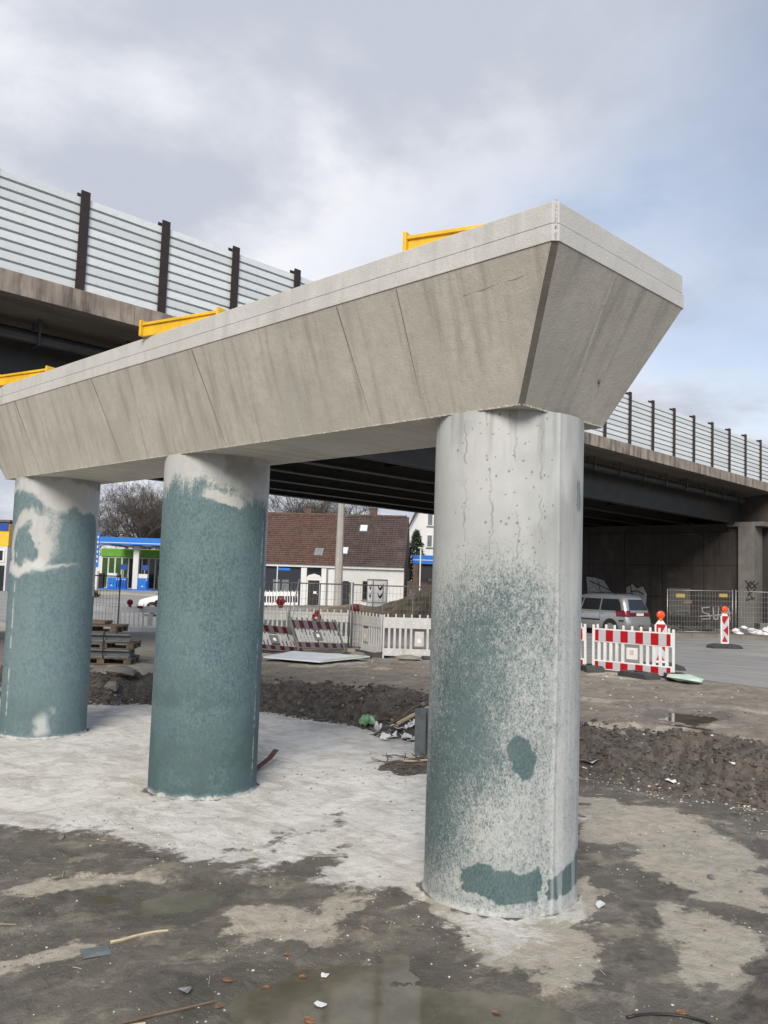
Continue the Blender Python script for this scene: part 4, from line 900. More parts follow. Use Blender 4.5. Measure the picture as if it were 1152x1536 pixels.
    for s_ in (1, -1):
        b = MB(); vs = []
        for z in (.80, .90, 1.0, 1.06):
            S_ = sec(z); idx = list(range(nseg + 1, 2 * nseg + 2)) if s_ > 0 else list(range(2 * nseg + 2, 3 * nseg + 3))[::-1]
            cx = XRr(z) + .24; cy = s_ * (WY(z) - .24)
            row = [(cx + .3, s_ * (WY(z) + .008), z)] + [(cx + (S_[i][0] - cx) * 1.04, cy + (S_[i][1] - cy) * 1.04, z) for i in idx]
            vs += row
        nn = nseg + 2; b.add(vs, [(i * nn + k, i * nn + k + 1, (i + 1) * nn + k + 1, (i + 1) * nn + k) for i in range(3) for k in range(nn - 1)]); b.build('tail_light', M['taillight'], o)
    b = MB(); b.box((XRr(.9) - .022, 0, .90), (.012, .50, .11)); b.build('number_plate', M['plate'], o)
    b = MB(); b.box((XRr(.45) - .012, 0, .42), (.03, .3, .05)); b.build('bumper_recess', M['black'], o)
    b = MB(); vs = []
    for i in range(5): z = 1.07 + .48 * i / 4; vs += [(XF(z) + .012, -WY(z) * .72, z), (XF(z) + .012, WY(z) * .72, z)]
    b.add(vs, [(2 * i, 2 * i + 1, 2 * i + 3, 2 * i + 2) for i in range(4)]); b.build('windscreen', M['glass2'], o)
    for s_ in (1, -1):
        b = MB(); b.tube([(-1.5, s_ * .60, 1.715), (-1.4, s_ * .60, 1.765), (.3, s_ * .6, 1.765), (.4, s_ * .6, 1.715)], .018, 6); b.build('roof_rail', M['black'], o)
        b = MB(); b.box((.95, s_ * 1.0, 1.08), (.16, .2, .14)); b.build('mirror', M['black'], o, bevel=.03)
    return o
vehicle('parked_van', 'silver family van seen from behind on the road under the bridge', (33.65, 19.95, G(33.4, 20) + .01), R(84), M['silver'])
pc = vxy(-11.0, 47.0)
vehicle('parked_car', 'white car behind the barrier between the two left columns', (pc.x, pc.y, G(pc.x, pc.y) + .12), YAW + R(98), M['whitecar'], (.92, .98, .9))

# ------------------------------------------------------------------ pallets, timber and boards on the upper ground
def pallet(label, loc, rz):
    o = thing('pallet', label, 'pallet', loc, rz, 'stacked pallets left of the middle column')
    for y in (-.35, -.175, 0, .175, .35): b = MB(); b.box((0, y, .133), (1.2, .12, .022)); b.build('deck_board', M['timber'], o)
    for x in (-.55, 0, .55): b = MB(); b.box((x, 0, .111), (.12, .8, .022)); b.build('cross_board', M['timber'], o)
    for x in (-.53, 0, .53):
        for y in (-.34, 0, .34): b = MB(); b.box((x, y, .061), (.14, .11, .078)); b.build('block', M['timber'], o)
    for y in (-.34, 0, .34): b = MB(); b.box((0, y, .011), (1.2, .11, .022)); b.build('bottom_board', M['timber'], o)
    return o
pp = vg(-5.65, 17.9); prz = YAW - R(90) + .05
pallet('bottom pallet of the stack left of the middle column', (pp.x, pp.y, pp.z), prz)
zt_ = pp.z + .146
def slab_beams(z, lbls):
    for k, (oy, lb) in enumerate(lbls):
        b = MB(); b.b2((-.62, -.1, 0), (.56, .1, .03)); b.b2((-.62, -.02, .03), (.56, .02, .13)); b.b2((-.62, -.1, .13), (.56, .1, .16)); o = b.build('steel_beam', M['bluegrey'], None, bevel=.004)
        p = Vector((pp.x, pp.y, z)) + Matrix.Rotation(prz, 3, 'Z') @ Vector((0, oy, 0)); o.location = p; o.rotation_euler = (0, 0, prz); tag(o, lb, 'steel beam', 'blue grey beams in the pallet stack')
slab_beams(zt_, ((-.3, 'lower blue grey steel beam at the front of the pallet stack'), (.1, 'lower blue grey steel beam at the back of the pallet stack')))
pallet('middle pallet between the blue grey beams', (pp.x + .03, pp.y, zt_ + .165), prz + .03)
slab_beams(zt_ + .165 + .147, ((-.3, 'upper blue grey steel beam at the front of the pallet stack'),))
pallet('topmost pallet of the stack, set back and shifted left', (pp.x - .36 * HY + .25 * HX, pp.y + .36 * HX + .25 * HY, zt_ + .165 + .147 + .165), prz - .06)
b = MB()
for k, zz in enumerate((0,)):
    for j in range(4): b = MB(); b.box((-.05 + .03 * k, .35 - j * .13, .03 + zz), (.72, .12, .06)); o = b.build('timber_beam', M['timber']); q = Vector((pp.x - .42 * HY + .28 * HX, pp.y + .42 * HX + .28 * HY, zt_ + .62 + .01)); o.location = q; o.rotation_euler = (0, 0, prz - .06); tag(o, 'short brown timber on the topmost pallet, %s' % (('rearmost', 'second from the back', 'second from the front', 'foremost')[j]), 'timber', 'timbers on the topmost pallet')
for x in (-.5, .05):
    b = MB(); b.tube([Vector((x, -.43, .14)), Vector((x, -.44, .30)), Vector((x, -.44, .64)), Vector((x + .03, -.3, .68))], .012, 6); o = b.build('lashing_strap', M['black']); o.location = pp; o.rotation_euler = (0, 0, prz); tag(o, 'black strap round the pallet stack, %s' % ('at the leftmost column' if x < 0 else 'near its middle'), 'strap', 'straps round the pallet stack')
# sign board lying flat
sb = thing('sign_board', 'large white printed sign board lying flat behind the dark bank', 'sign board', (0, 0, 0))
C1, C2, C3, C4 = [Vector((x, y, G(x, y) + z)) for x, y, z in ((12.04, 15.56, .12), (13.79, 16.63, .15), (14.64, 14.77, .12), (12.74, 14.42, .10))]
nb = (C2 - C1).cross(C4 - C1).normalized(); nb = nb if nb.z > 0 else -nb
b = MB(); b.add([C1, C2, C3, C4] + [p - nb * .03 for p in (C1, C2, C3, C4)], [(0, 1, 2, 3), (7, 6, 5, 4), (0, 4, 5, 1), (1, 5, 6, 2), (2, 6, 7, 3), (3, 7, 4, 0)]); b.build('board', M['signwhite'], sb)
def onboard(u, v): return (C1.lerp(C4, u)).lerp(C2.lerp(C3, u), v) + nb * .004
b = MB()
for (u, v, L_) in ((.35, .5, .22), (.42, .48, .3), (.5, .5, .26), (.58, .46, .34), (.66, .5, .22), (.45, .66, .18)):
    for k in range(9):
        a_ = onboard(u, v - L_ / 2 + L_ * k / 9); c_ = onboard(u + .035, v - L_ / 2 + L_ * (k + .6) / 9); e_ = onboard(u, v - L_ / 2 + L_ * (k + .6) / 9); g_ = onboard(u + .035, v - L_ / 2 + L_ * k / 9)
        b.add([a_, e_, c_, g_], [(0, 1, 2, 3)])
b.build('printed_lines', M['print'], sb)
b = MB(); b.add([onboard(.93, .1), onboard(.93, .9), onboard(.99, .9), onboard(.99, .1)], [(0, 1, 2, 3)]); b.build('printed_band', M['print_y'], sb)
for (q, lb) in (((-.55, 21.6), 'grey concrete slab piece behind the white sign board'), ((.75, 22.0), 'grey concrete slab piece next to the white sign board corner'), ((-6.9, 16.3), 'flat grey stone slab below the pallet stack'), ((-4.95, 16.6), 'flat grey stone slab right of the pallet stack')):
    p = vg(*q); b = MB(); b.blob((0, 0, .05), .3, (1.3, .8, .35), .15); o = b.build('stone_slab', M['kerb']); o.location = p; o.rotation_euler = (0, 0, random.random() * 3); tag(o, lb, 'stone', 'loose slabs')

# ------------------------------------------------------------------ houses across the road
def tiled_roof(name, par, mat, x0, x1, y0, z0, y1, z1, n):
    b = MB(); d = Vector((0, y1 - y0, z1 - z0)); L = d.length; d.normalize(); nn = Vector((0, -d.z, d.y)); nc = int((x1 - x0) / .24)
    for i in range(n):
        a = i * L / n; c_ = (i + 1.08) * L / n
        for j in range(nc):
            xa = x0 + (x1 - x0) * j / nc; xb = x0 + (x1 - x0) * (j + .94) / nc
            lf = .045 + random.random() * .018
            p = [Vector((xa, y0, z0)) + d * a + nn * lf, Vector((xb, y0, z0)) + d * a + nn * lf, Vector((xb, y0, z0)) + d * c_ + nn * .01, Vector((xa, y0, z0)) + d * c_ + nn * .01]
            q = [Vector((xa, y0, z0)) + d * a, Vector((xb, y0, z0)) + d * a]
            b.add(p + q, [(0, 1, 2, 3), (0, 4, 5, 1)])
    o = b.build(name, mat, par); o['kind'] = 'stuff'; return o
def tilemat(name, a, b_, c_):
    t = MT(name); co = t.co(); v = t.n('ShaderNodeTexVoronoi'); v.inputs['Scale'].default_value = 4; t.lk(co, v.inputs['Vector'])
    cc = t.mix(t.rng(v.outputs['Color'], .2, .8), a, b_); cc = t.mix(t.rng(t.noise(co, .8, 7, .65), .5, .72, 0, .7), cc, c_); t.col(cc); t.rough(.8); return t.m
M['tileA'] = tilemat('red_brown_tiles', (.125, .068, .050), (.085, .048, .038), (.11, .08, .062)); M['tileB'] = tilemat('grey_brown_tiles', (.092, .060, .050), (.065, .045, .039), (.12, .10, .088))
HROT = YAW - R(90) - R(5)
def hbox(par, nme, mat, lo, hi, bevel=0):
    b = MB(); b.b2(lo, hi); return b.build(nme, mat, par, bevel=bevel)
hp = vxy(-3.35, 64.3); hz = .1
def house(nme, label, xa, xb, wall, tile, lines):
    o = thing(nme, label, 'house', (hp.x, hp.y, hz), HROT, 'brown roofed terraced houses across the road')
    hbox(o, 'wall', wall, (xa, 0, -.5), (xb, 8.6, 3.25)); hbox(o, 'eaves_board', M['white_wall'], (xa, -.22, 3.02), (xb, -.003, 3.30))
    b = MB(); b.prism([(0.05, 3.25), (8.55, 3.25), (4.3, 7.2)], 0, xa + .02, xb - .02); b.build('gable', M['brick'], o)
    tiled_roof('roof', o, tile, xa - .05, xb + .05, -.35, 3.22, 4.3, 7.28, lines); b = MB(); b.add([(xa, 4.3, 7.28), (xb, 4.3, 7.28), (xb, 8.9, 3.2), (xa, 8.9, 3.2)], [(0, 1, 2, 3)]); b.build('rear_roof', tile, o)
    for k in range(int((xb - xa) / .4)):
        if k < 40: b = MB(); b.tube([(xa + k * .4, 4.3, 7.28), (xa + k * .4 + .42, 4.3, 7.30)], .13, 8); b.build('ridge_tile', tile, o)
    return o
hA = house('terraced_house', 'brown roofed house with dark blue front and white arched doorway', -13, 0, M['navy'], M['tileA'], 24)
hB = house('terraced_house', 'brown roofed house with plain white front behind the concrete pole', .02, 5.0, M['grey_wall'], M['tileB'], 24)
hbox(hB, 'side_wall', M['brick'], (5.0, .02, -.5), (5.06, 8.5, 3.24))
def roofwin(par, x, t0, mat):
    f = hbox(par, 'roof_window', M['galv'], (-.32, -.05, -.42), (.32, .05, .42)); f.location = (x, -.35 + 4.65 * t0, 3.28 + 4.06 * t0 + .02); f.rotation_euler = (R(-49), 0, 0)
    g = hbox(f, 'pane', mat, (-.25, -.06, -.35), (.25, -.052, .35))
roofwin(hA, -1.55, .22, M['glass2']); roofwin(hB, 1.55, .72, M['signwhite']); roofwin(hB, .35, .26, M['signwhite'])
for x, z_ in ((2.1, 7.9), (-3.2, 7.9)):
    c_ = hbox(hB if x > 0 else hA, 'chimney', M['brick'], (x - .3, 4.4, 6.8), (x + .3, 4.95, z_))
    hbox(c_, 'chimney_cap', M['darkroof'], (x - .34, 4.36, z_), (x + .34, 4.99, z_ + .07))
def window(par, x0, x1, z0, z1, frame, glass, mull=1):
    f = hbox(par, 'window', frame, (x0, -.06, z0), (x1, -.002, z1)); n = mull + 1
    for k in range(n):
        wd = (x1 - x0) / n; hbox(f, 'pane', glass, (x0 + wd * k + .07, -.075, z0 + .07), (x0 + wd * (k + 1) - .07, -.062, z1 - .07))
    hbox(f, 'sill', M['kerb'], (x0 - .06, -.14, z0 - .08), (x1 + .06, -.062, z0 - .005))
window(hA, -4.9, -3.55, .95, 2.1, M['black'], M['glass2'])
window(hA, -8.4, -7.0, .95, 2.1, M['black'], M['glass2']); window(hA, -12.4, -10.9, .95, 2.1, M['black'], M['glass2'])
for x0, x1 in ((-2.72, -2.28), (-1.17, -.80)): hbox(hA, 'pilaster', M['white_wall'], (x0, -.14, -.2), (x1, -.002, 3.0), .02)
hbox(hA, 'white_panel', M['white_wall'], (-.79, -.06, -.2), (-.02, -.003, 3.0)); hbox(hA, 'lintel', M['white_wall'], (-2.27, -.12, 2.05), (-1.18, -.002, 2.28))
b = MB(); b.prism([(-2.26, 2.282), (-1.19, 2.282), (-1.3, 2.42), (-1.72, 2.55), (-2.14, 2.42)], 1, -.13, -.004); b.build('arch_moulding', M['white_wall'], hA)
b = MB(); b.b2((-2.26, -.08, 2.6), (-1.19, -.004, 2.98)); f = b.build('fanlight', M['black'], hA); hbox(f, 'pane', M['glass'], (-2.2, -.09, 2.66), (-1.25, -.082, 2.93))
b = MB(); b.prism([(-2.15, .1), (-1.3, .1), (-1.3, 1.85), (-1.45, 2.0), (-1.725, 2.045), (-2.0, 2.0), (-2.15, 1.85)], 1, -.07, -.004); d = b.build('door', M['black'], hA); hbox(d, 'notice', M['plate'], (-1.75, -.085, 1.05), (-1.5, -.072, 1.25)); hbox(d, 'handle', M['galv'], (-1.42, -.1, .95), (-1.38, -.072, 1.1))
for x in (-2.27, -1.295): hbox(hA, 'door_frame', M['white_wall'], (x, -.10, -.1), (x + .115, -.003, 2.04))
hbox(hA, 'doorstep', M['kerb'], (-2.3, -.5, -.3), (-1.15, -.145, .08))
b = MB(); b.tube([(-.72, -.14, -.2), (-.72, -.14, 3.2)], .05, 8); b.build('downpipe', M['galv'], hA)
b = MB(); b.prism([(.35, .05), (1.0, .05), (1.0, 1.95), (.85, 2.08), (.5, 2.08), (.35, 1.95)], 1, -.05, -.004); d = b.build('door', M['black'], hB); hbox(d, 'handle', M['galv'], (.92, -.08, 1.0), (.96, -.052, 1.1))
hbox(hB, 'doorstep', M['kerb'], (.2, -.45, -.3), (1.15, -.06, .04))
window(hB, 1.95, 3.45, .75, 2.12, M['black'], M['glass'])
b = MB(); b.tube([(.06, -.16, 3.26), (4.95, -.30, 3.26)], .05, 6); b.build('gutter', M['galv'], hB)
# concrete pole and street furniture
q = vg(-2.92, 58); b = MB(); b.tube([(0, 0, -.2), (0, 0, 5), (.05, 0, 13)], [.30, .24, .16], 8); o = b.build('utility_pole', M['polec']); o.location = q; tag(o, 'tall tapered concrete pole in front of the two brown roofed houses', 'pole')
q = vg(-7.0, 57.5); o = thing('street_sign', 'small blue street name sign on a thin white post before the dark house', 'street sign', q, YAW - R(90))
b = MB(); b.tube([(0, 0, 0), (0, 0, 2.75)], .04, 8); b.build('post', M['white_wall'], o); b = MB(); b.b2((.05, -.03, 2.47), (.85, .0, 2.62)); b.build('name_plate', M['bluepaint'], o)
q = vg(-.35, 52); po = thing('poster_column', 'three sided white poster column with dark chevrons on the sandy heap', 'poster column', (q.x, q.y, .62), YAW - R(90) - .3)
s_ = 1.0; TRI = [(-s_ * .62, .32), (-.06, -.32), (s_ * .62, .32)]
b = MB(); b.prism(TRI, 2, 0, 1.72); b.build('panels', simple('poster_white', (.84, .84, .84), .5, .03), po)
def chev(A_, B_, z):
    A_, B_ = Vector((*A_, 0)), Vector((*B_, 0)); d = (B_ - A_); L = d.length; d.normalize(); n = Vector((d.y, -d.x, 0)) * .012; c_ = (A_ + B_) / 2 + n; b = MB()
    P = [(-.2, .22), (-.02, .02), (.25, .28), (.14, .0), (0, -.12), (-.12, .0)]; b.add([c_ + d * p[0] * 1.0 + Vector((0, 0, z + p[1] * 1.15)) for p in P], [(0, 1, 4, 5), (1, 2, 3, 4)]); b.build('chevron', M['navy'], po)
for A_, B_ in ((TRI[0], TRI[1]), (TRI[1], TRI[2])):
    chev(A_, B_, 1.22); chev(A_, B_, .74)
    n_ = .01; b = MB(); a0 = Vector((*A_, .34)); b0 = Vector((*B_, .34)); d = (b0 - a0).normalized(); n = Vector((d.y, -d.x, 0)) * .012; b.add([a0 + n, b0 + n, b0 + n + Vector((0, 0, .05)), a0 + n + Vector((0, 0, .05))], [(0, 1, 2, 3)]); b.build('stripe', M['print'], po)
b = MB()
for A_, B_ in ((TRI[0], TRI[1]), (TRI[1], TRI[2]), (TRI[2], TRI[0])): b.bar((*A_, 1.74), (*B_, 1.74), .06, .06)
for A_ in TRI: b.bar((*A_, -.1), (*A_, 1.76), .06, .06)
b.build('frame', M['galv'], po)
# sandy heap
def heap(name, c, rx, ry, hgt, mat, label, cat, rot=0, seed=1):
    n = 46; g = np.linspace(-1, 1, n); A_, B_ = np.meshgrid(g, g, indexing='ij'); rr_ = np.sqrt(A_ ** 2 + B_ ** 2)
    zz = np.clip(1 - rr_, 0, 1) ** .85 * hgt * (.75 + .5 * fbm(A_ * 2.5, B_ * 2.5, 4, seed)) + (fbm(A_ * 9, B_ * 9, 4, seed + 5) - .5) * hgt * .16 - .12
    vs = np.stack([A_ * rx, B_ * ry, zz], -1).reshape(-1, 3).tolist(); I = np.arange(n * n).reshape(n, n); Q = np.stack([I[:-1, :-1], I[1:, :-1], I[1:, 1:], I[:-1, 1:]], -1).reshape(-1, 4).tolist()
    b = MB(); b.add(vs, Q); o = b.build(name, mat, None, True); o.location = c; o.rotation_euler = (0, 0, rot); return tag(o, label, cat)
q = vg(3.6, 46); heap('sand_heap', (q.x, q.y, q.z - .1), 5.2, 3.5, 2.35, M['heap'], 'big sandy brown heap of earth left of the nearest column', 'earth heap', YAW - R(90), 3)
q = vg(-1.4, 49); heap('sand_heap', (q.x, q.y, q.z - .1), 3.4, 2.4, .62, M['heap'], 'low sandy heap running along the house fronts', 'earth heap', YAW - R(90), 8)
# white gabled house, conifer, blue canopy and shed behind
q = vg(4.9, 82); wh = thing('gabled_house', 'tall white gabled house with dark steep roof beyond the brown roofs', 'house', (q.x, q.y, .3), YAW - R(90))
b = MB(); b.prism([(-2.7, 0), (2.7, 0), (2.7, 6.4), (1.2, 9.4), (-1.2, 9.4), (-2.7, 6.4)], 1, 0, 9); b.build('wall', M['white_wall'], wh)
b = MB(); b.prism([(-3.1, 5.9), (-2.75, 6.45), (-1.22, 9.45), (-1.22, 9.8), (-1.5, 9.6)], 1, -.3, 9.2); b.prism([(3.1, 5.9), (2.75, 6.45), (1.22, 9.45), (1.22, 9.8), (1.5, 9.6)], 1, -.3, 9.2); b.prism([(-1.45, 9.45), (1.45, 9.45), (.9, 10.1), (-.9, 10.1)], 1, .0, 9.2); b.build('roof', M['darkroof'], wh)
for x, z in ((-.45, 7.35), (-.45, 5.3), (1.6, 5.3)): window(wh, x - .28, x + .28, z, z + 1.2, M['white_wall'], M['glass2'], 0)
hbox(wh, 'porch', M['grey_wall'], (-2.4, -1.5, 0), (0, -.01, 3.5)); hbox(wh, 'porch_roof', M['darkroof'], (-2.5, -1.6, 3.5), (.1, -.01, 3.68))
q = vg(2.85, 73); cf = thing('conifer', 'small dark green conifer against the white gabled house', 'tree', q)
b = MB(); b.tube([(0, 0, 0), (0, 0, 5.2)], [.12, .03], 6); b.build('trunk', M['bark'], cf)
b = MB(); rd = random.Random(3)
for k in range(2600):
    z = 1.2 + 4.9 * rd.random() ** 1.2; rmax = 1.15 * (1 - ((z - 1.2) / 5.0)) ** .7 + .06; a = rd.random() * 6.28; r_ = rmax * rd.random() ** .35 * (1 + .2 * math.sin(a * 5 + z * 3)); p = Vector((r_ * math.cos(a), r_ * math.sin(a), z)); s1 = .09 + rd.random() * .1
    d1 = Vector((rd.gauss(0, 1), rd.gauss(0, 1), rd.gauss(.4, 1))).normalized(); d2 = Vector((rd.gauss(0, 1), rd.gauss(0, 1), rd.gauss(0, 1))).normalized(); b.add([p, p + d1 * s1 * 2, p + d2 * s1], [(0, 1, 2)])
b.build('crown', M['conifer'], cf)
q = vg(4.2, 69.5); bc = thing('blue_canopy', 'bright blue canopy with white line below the white gabled house', 'canopy', (q.x, q.y, 0), YAW - R(90))
hbox(bc, 'fascia', M['bluepaint'], (-1.75, 0, 3.75), (3.5, 2.0, 4.45)); hbox(bc, 'white_line', M['white_wall'], (-1.75, -.02, 4.03), (3.5, -.003, 4.09)); hbox(bc, 'front_glazing', M['black'], (-1.6, .3, .1), (3.4, .4, 3.74)); hbox(bc, 'white_panel', M['white_wall'], (.2, -.2, 3.1), (2.8, -.1, 3.8))
for x in (-1.5, 0.4, 3.3): hbox(bc, 'post', M['white_wall'], (x, .1, .2), (x + .12, .22, 3.74))
q = vg(2.75, 62); lp = thing('lamp_post', 'thin white lamp post before the blue canopy', 'lamp post', q, 0); b = MB(); b.tube([(0, 0, 0), (0, 0, 4.2)], .05, 8); b.build('pole', M['white_wall'], lp); b = MB(); b.b2((-.2, -.06, 4.2), (.2, .06, 4.28)); b.build('head', M['white_wall'], lp)
q = vg(4.0, 64); sd_ = thing('garden_shed', 'dark brown timber shed and fence right of the white house front', 'shed', (q.x, q.y, .2), YAW - R(90))
for k in range(16): hbox(sd_, 'plank', M['brick'], (-2.1 + k * .3, 0, 0), (-2.1 + k * .3 + .28, .04 + random.random() * .02, 1.9 + random.random() * .25))
hbox(sd_, 'roof', M['darkroof'], (-.6, -.3, 2.2), (3.4, 2.2, 2.35)); hbox(sd_, 'gutter_board', M['grey_wall'], (.4, -.4, 2.5), (3.4, -.31, 2.66)); hbox(sd_, 'gate_post', M['brick'], (-1.7, -.3, 0), (-1.3, .0, 3.4))

# ------------------------------------------------------------------ filling station
GR = YAW - R(90)
q = vg(-26, 90); gs = thing('filling_station_canopy', 'filling station canopy with bright blue fascia on white columns', 'canopy', (q.x, q.y, .35), GR + .02)
hbox(gs, 'fascia', M['bluepaint'], (-3.9, 0, 4.78), (9.5, .25, 5.55)); hbox(gs, 'white_line', M['white_wall'], (-3.9, -.02, 4.93), (9.5, -.003, 5.0)); hbox(gs, 'fascia', M['bluepaint'], (-3.9, .26, 4.78), (-3.65, 8, 5.55)); hbox(gs, 'roof_slab', M['galv'], (-3.64, .26, 4.85), (9.5, 8, 5.45))
for k in range(12): hbox(gs, 'soffit_strip', M['timber'] if k % 2 else M['white_wall'], (-3.6 + k * 1.05, .3, 4.70), (-3.6 + k * 1.05 + .9, 7.8, 4.845))
for x in (-.15, 6.5): hbox(gs, 'column', M['white_wall'], (x - .28, 1.2, 0), (x + .28, 1.7, 4.70))
shp = thing('filling_station_shop', 'filling station shop with bright green band and green glass', 'shop', (q.x + HX * 9, q.y + HY * 9, .35), GR + .02)
hbox(shp, 'wall', M['grey_wall'], (-6.5, .2, 0), (9.5, 6, 4.6)); hbox(shp, 'green_band', M['greenpaint'], (-6.4, -.1, 3.65), (2.15, .19, 4.55)); hbox(shp, 'white_block', M['white_wall'], (2.2, -.3, 0), (5.2, .19, 4.7)); hbox(shp, 'notice_board', M['bluedark'], (2.6, -.34, 1.9), (3.1, -.31, 2.7))
for k in range(11):
    x = -6.3 + k * .77; f = hbox(shp, 'window', M['white_wall'], (x, .05, 0), (x + .75, .19, 3.6)); hbox(f, 'pane', M['greendk'] if k < 4 else M['glass'], (x + .07, .03, .1), (x + .68, .048, 3.5))
isl = hbox(None, 'pump_island', M['bluepaint'], (-3.6, .2, 0), (1.9, 2.4, .16)); isl.location = (q.x, q.y, .35); isl.rotation_euler = (0, 0, GR); tag(isl, 'low bright blue kerb under the fuel pumps', 'pump island')
def pump(x, label, w_):
    o = thing('fuel_pump', label, 'fuel pump', (q.x + HY * x + HX * .9, q.y - HX * x + HY * .9, .515), GR, 'fuel pumps under the blue canopy')
    hbox(o, 'cabinet', M['bluepaint'], (-w_ / 2, -.3, 0), (w_ / 2, .3, 1.15), .03); hbox(o, 'display', M['white_wall'], (-w_ / 2, -.31, 1.155), (-w_ / 2 + .95, .3, 1.6), .03)
    n = int(w_ / .24)
    for k in range(n - 3):
        xx = w_ / 2 - .1 - k * .22; b = MB(); b.tube([(xx, -.34, .95), (xx, -.42, .4), (xx - .02, -.38, .12), (xx, -.33, .6)], .03, 5); h_ = b.build('hose', M['bluedark'], o); hbox(h_, 'nozzle', M['white_wall'], (xx - .04, -.42, .9), (xx + .04, -.32, 1.02))
    b = MB(); b.add([(-w_ / 2 + .3, -.305, .25), (-w_ / 2 + .45, -.305, .4), (-w_ / 2 + .6, -.305, .25)], [(0, 1, 2)]); b.build('white_mark', M['white_wall'], o)
    hbox(o, 'topper_sign', M['bluedark'], (w_ / 2 - .75, -.06, 2.0), (w_ / 2 - .1, .06, 2.55)); hbox(o, 'topper_post', M['galv'], (w_ / 2 - .5, -.04, 1.15), (w_ / 2 - .4, .04, 2.0))
pump(-1.9, 'wide blue fuel pump with many hoses, left of the white canopy column', 2.0); pump(.85, 'narrow blue fuel pump right of the white canopy column', 1.0)
for dx, lb, mt, sz in ((2.0, 'dark litter bin between the pump and the shop', 'black', (.55, .5, 1.5)), (3.4, 'low bright blue stand before the shop', 'bluepaint', (1.3, .7, .45)), (-4.3, 'dark machine beside the price sign', 'black', (.5, .5, 1.7))):
    o = hbox(None, 'litter_bin' if 'bin' in lb else 'display_stand' if 'stand' in lb else 'air_machine', M[mt], (-sz[0] / 2, -sz[1] / 2, 0), (sz[0] / 2, sz[1] / 2, sz[2]), .05); o.location = (q.x + HY * dx + HX * 3, q.y - HX * dx + HY * 3, .36); o.rotation_euler = (0, 0, GR); tag(o, lb, lb.split()[1] if 'bin' not in lb else 'litter bin')
q2 = vg(-27.3, 82); py = thing('price_pylon', 'tall blue price sign beside the leftmost column', 'price sign', q2, GR + .3)
hbox(py, 'panel', M['bluepaint'], (-.75, -.12, 2.3), (.2, .12, 5.7)); hbox(py, 'post', M['white_wall'], (-.7, -.1, 0), (.15, .1, 2.29))
for k in range(6):
    for j in range(2): hbox(py, 'price_digit', M['white_wall'], (-.2 + .17 * j, -.135, 2.75 + k * .46), (-.08 + .17 * j, -.122, 2.98 + k * .46))
def shrub(q, label, r, n=700):
    o = thing('shrub', label, 'shrub', q); b = MB(); rd = random.Random(11)
    for k in range(n):
        d = Vector((rd.gauss(0, 1), rd.gauss(0, 1), abs(rd.gauss(0, .8)))).normalized() * r * rd.random() ** .5; p = d; s1 = .08
        b.add([p, p + Vector((rd.gauss(0, s1), rd.gauss(0, s1), rd.gauss(0, s1))) * 2, p + Vector((rd.gauss(0, s1), rd.gauss(0, s1), rd.gauss(0, s1))) * 2], [(0, 1, 2)])
    b.build('foliage', M['shrub'], o); b = MB(); b.tube([(0, 0, 0), (0, 0, r * .6)], .04, 5); b.build('stem', M['bark'], o)
shrub(vg(-22.9, 67), 'dark scruffy shrub on the forecourt edge beside the leftmost column', .85)
q3 = vg(-34.5, 75); st_ = thing('store_building', 'store with yellow wall and blue sign at the far left edge', 'building', (q3.x, q3.y, .2), GR)
hbox(st_, 'wall', M['yellowsign'], (-8, .0, 4.0), (1.75, 8, 6.0)); hbox(st_, 'blue_sign', M['bluedark'], (-4, -.1, 5.35), (1.7, -.005, 6.05)); hbox(st_, 'roof_edge', M['timber'], (-8.2, -.2, 6.1), (1.85, 8.2, 6.3)); hbox(st_, 'lower_wall', M['grey_wall'], (-8, .02, 0), (1.7, 7.9, 3.98))
f = hbox(st_, 'window', M['white_wall'], (.2, -.05, 2.6), (1.5, .01, 3.7)); hbox(f, 'pane', M['glass'], (.35, -.07, 2.75), (1.35, -.055, 3.6)); hbox(st_, 'shop_front', M['glass'], (-3, -.05, .1), (1.55, .01, 2.3))

# ------------------------------------------------------------------ bare trees
def make_tree(seed, H):
    rd = random.Random(seed); tr = MB(); cw = MB()
    def limb(b, p, d, L, r, lev):
        n = 4 if lev < 3 else 2; pts = [p]; rs = [r]; dd = d.copy()
        for i in range(n):
            dd = (dd + Vector((rd.gauss(0, .16), rd.gauss(0, .16), rd.gauss(.05, .12)))).normalized(); pts.append(pts[-1] + dd * L / n); rs.append(r * (1 - .55 * (i + 1) / n))
        b.tube(pts, rs, 8 if lev == 0 else 5 if lev < 2 else 3, False)
        if lev >= 5: return
        m_ = (9, 6, 5, 4, 4)[lev]
        for k in range(m_):
            t = rd.uniform(.35, 1.0) if lev else rd.uniform(.3, 1.0)
            i = min(n - 1, int(t * n)); q = pts[i].lerp(pts[i + 1], t * n - i) if i < n else pts[-1]
            side = Vector((rd.gauss(0, 1), rd.gauss(0, 1), rd.gauss(.15, .5))).normalized(); nd = (dd * .75 + side * rd.uniform(.5, 1.0)).normalized()
            limb(cw, q, nd, L * rd.uniform(.5, .74), max(.013, rs[min(i, n)] * .62), lev + 1)
    limb(tr, Vector((0, 0, -.2)), Vector((0, 0, 1)), H * .5, H * .022, 0)
    return tr.mesh('trunk', M['bark']), cw.mesh('branches', M['bark'])
T1, T2 = make_tree(21, 14), make_tree(5, 14)
def tree(r_, f_, s, k, label, rz):
    q = V(r_, f_); o = thing('bare_tree', label, 'tree', (q.x, q.y, .3), rz, 'bare winter trees'); o.scale = (s, s, s)
    inst((T1, T2)[k][0], 'trunk', o); inst((T1, T2)[k][1], 'branches', o)
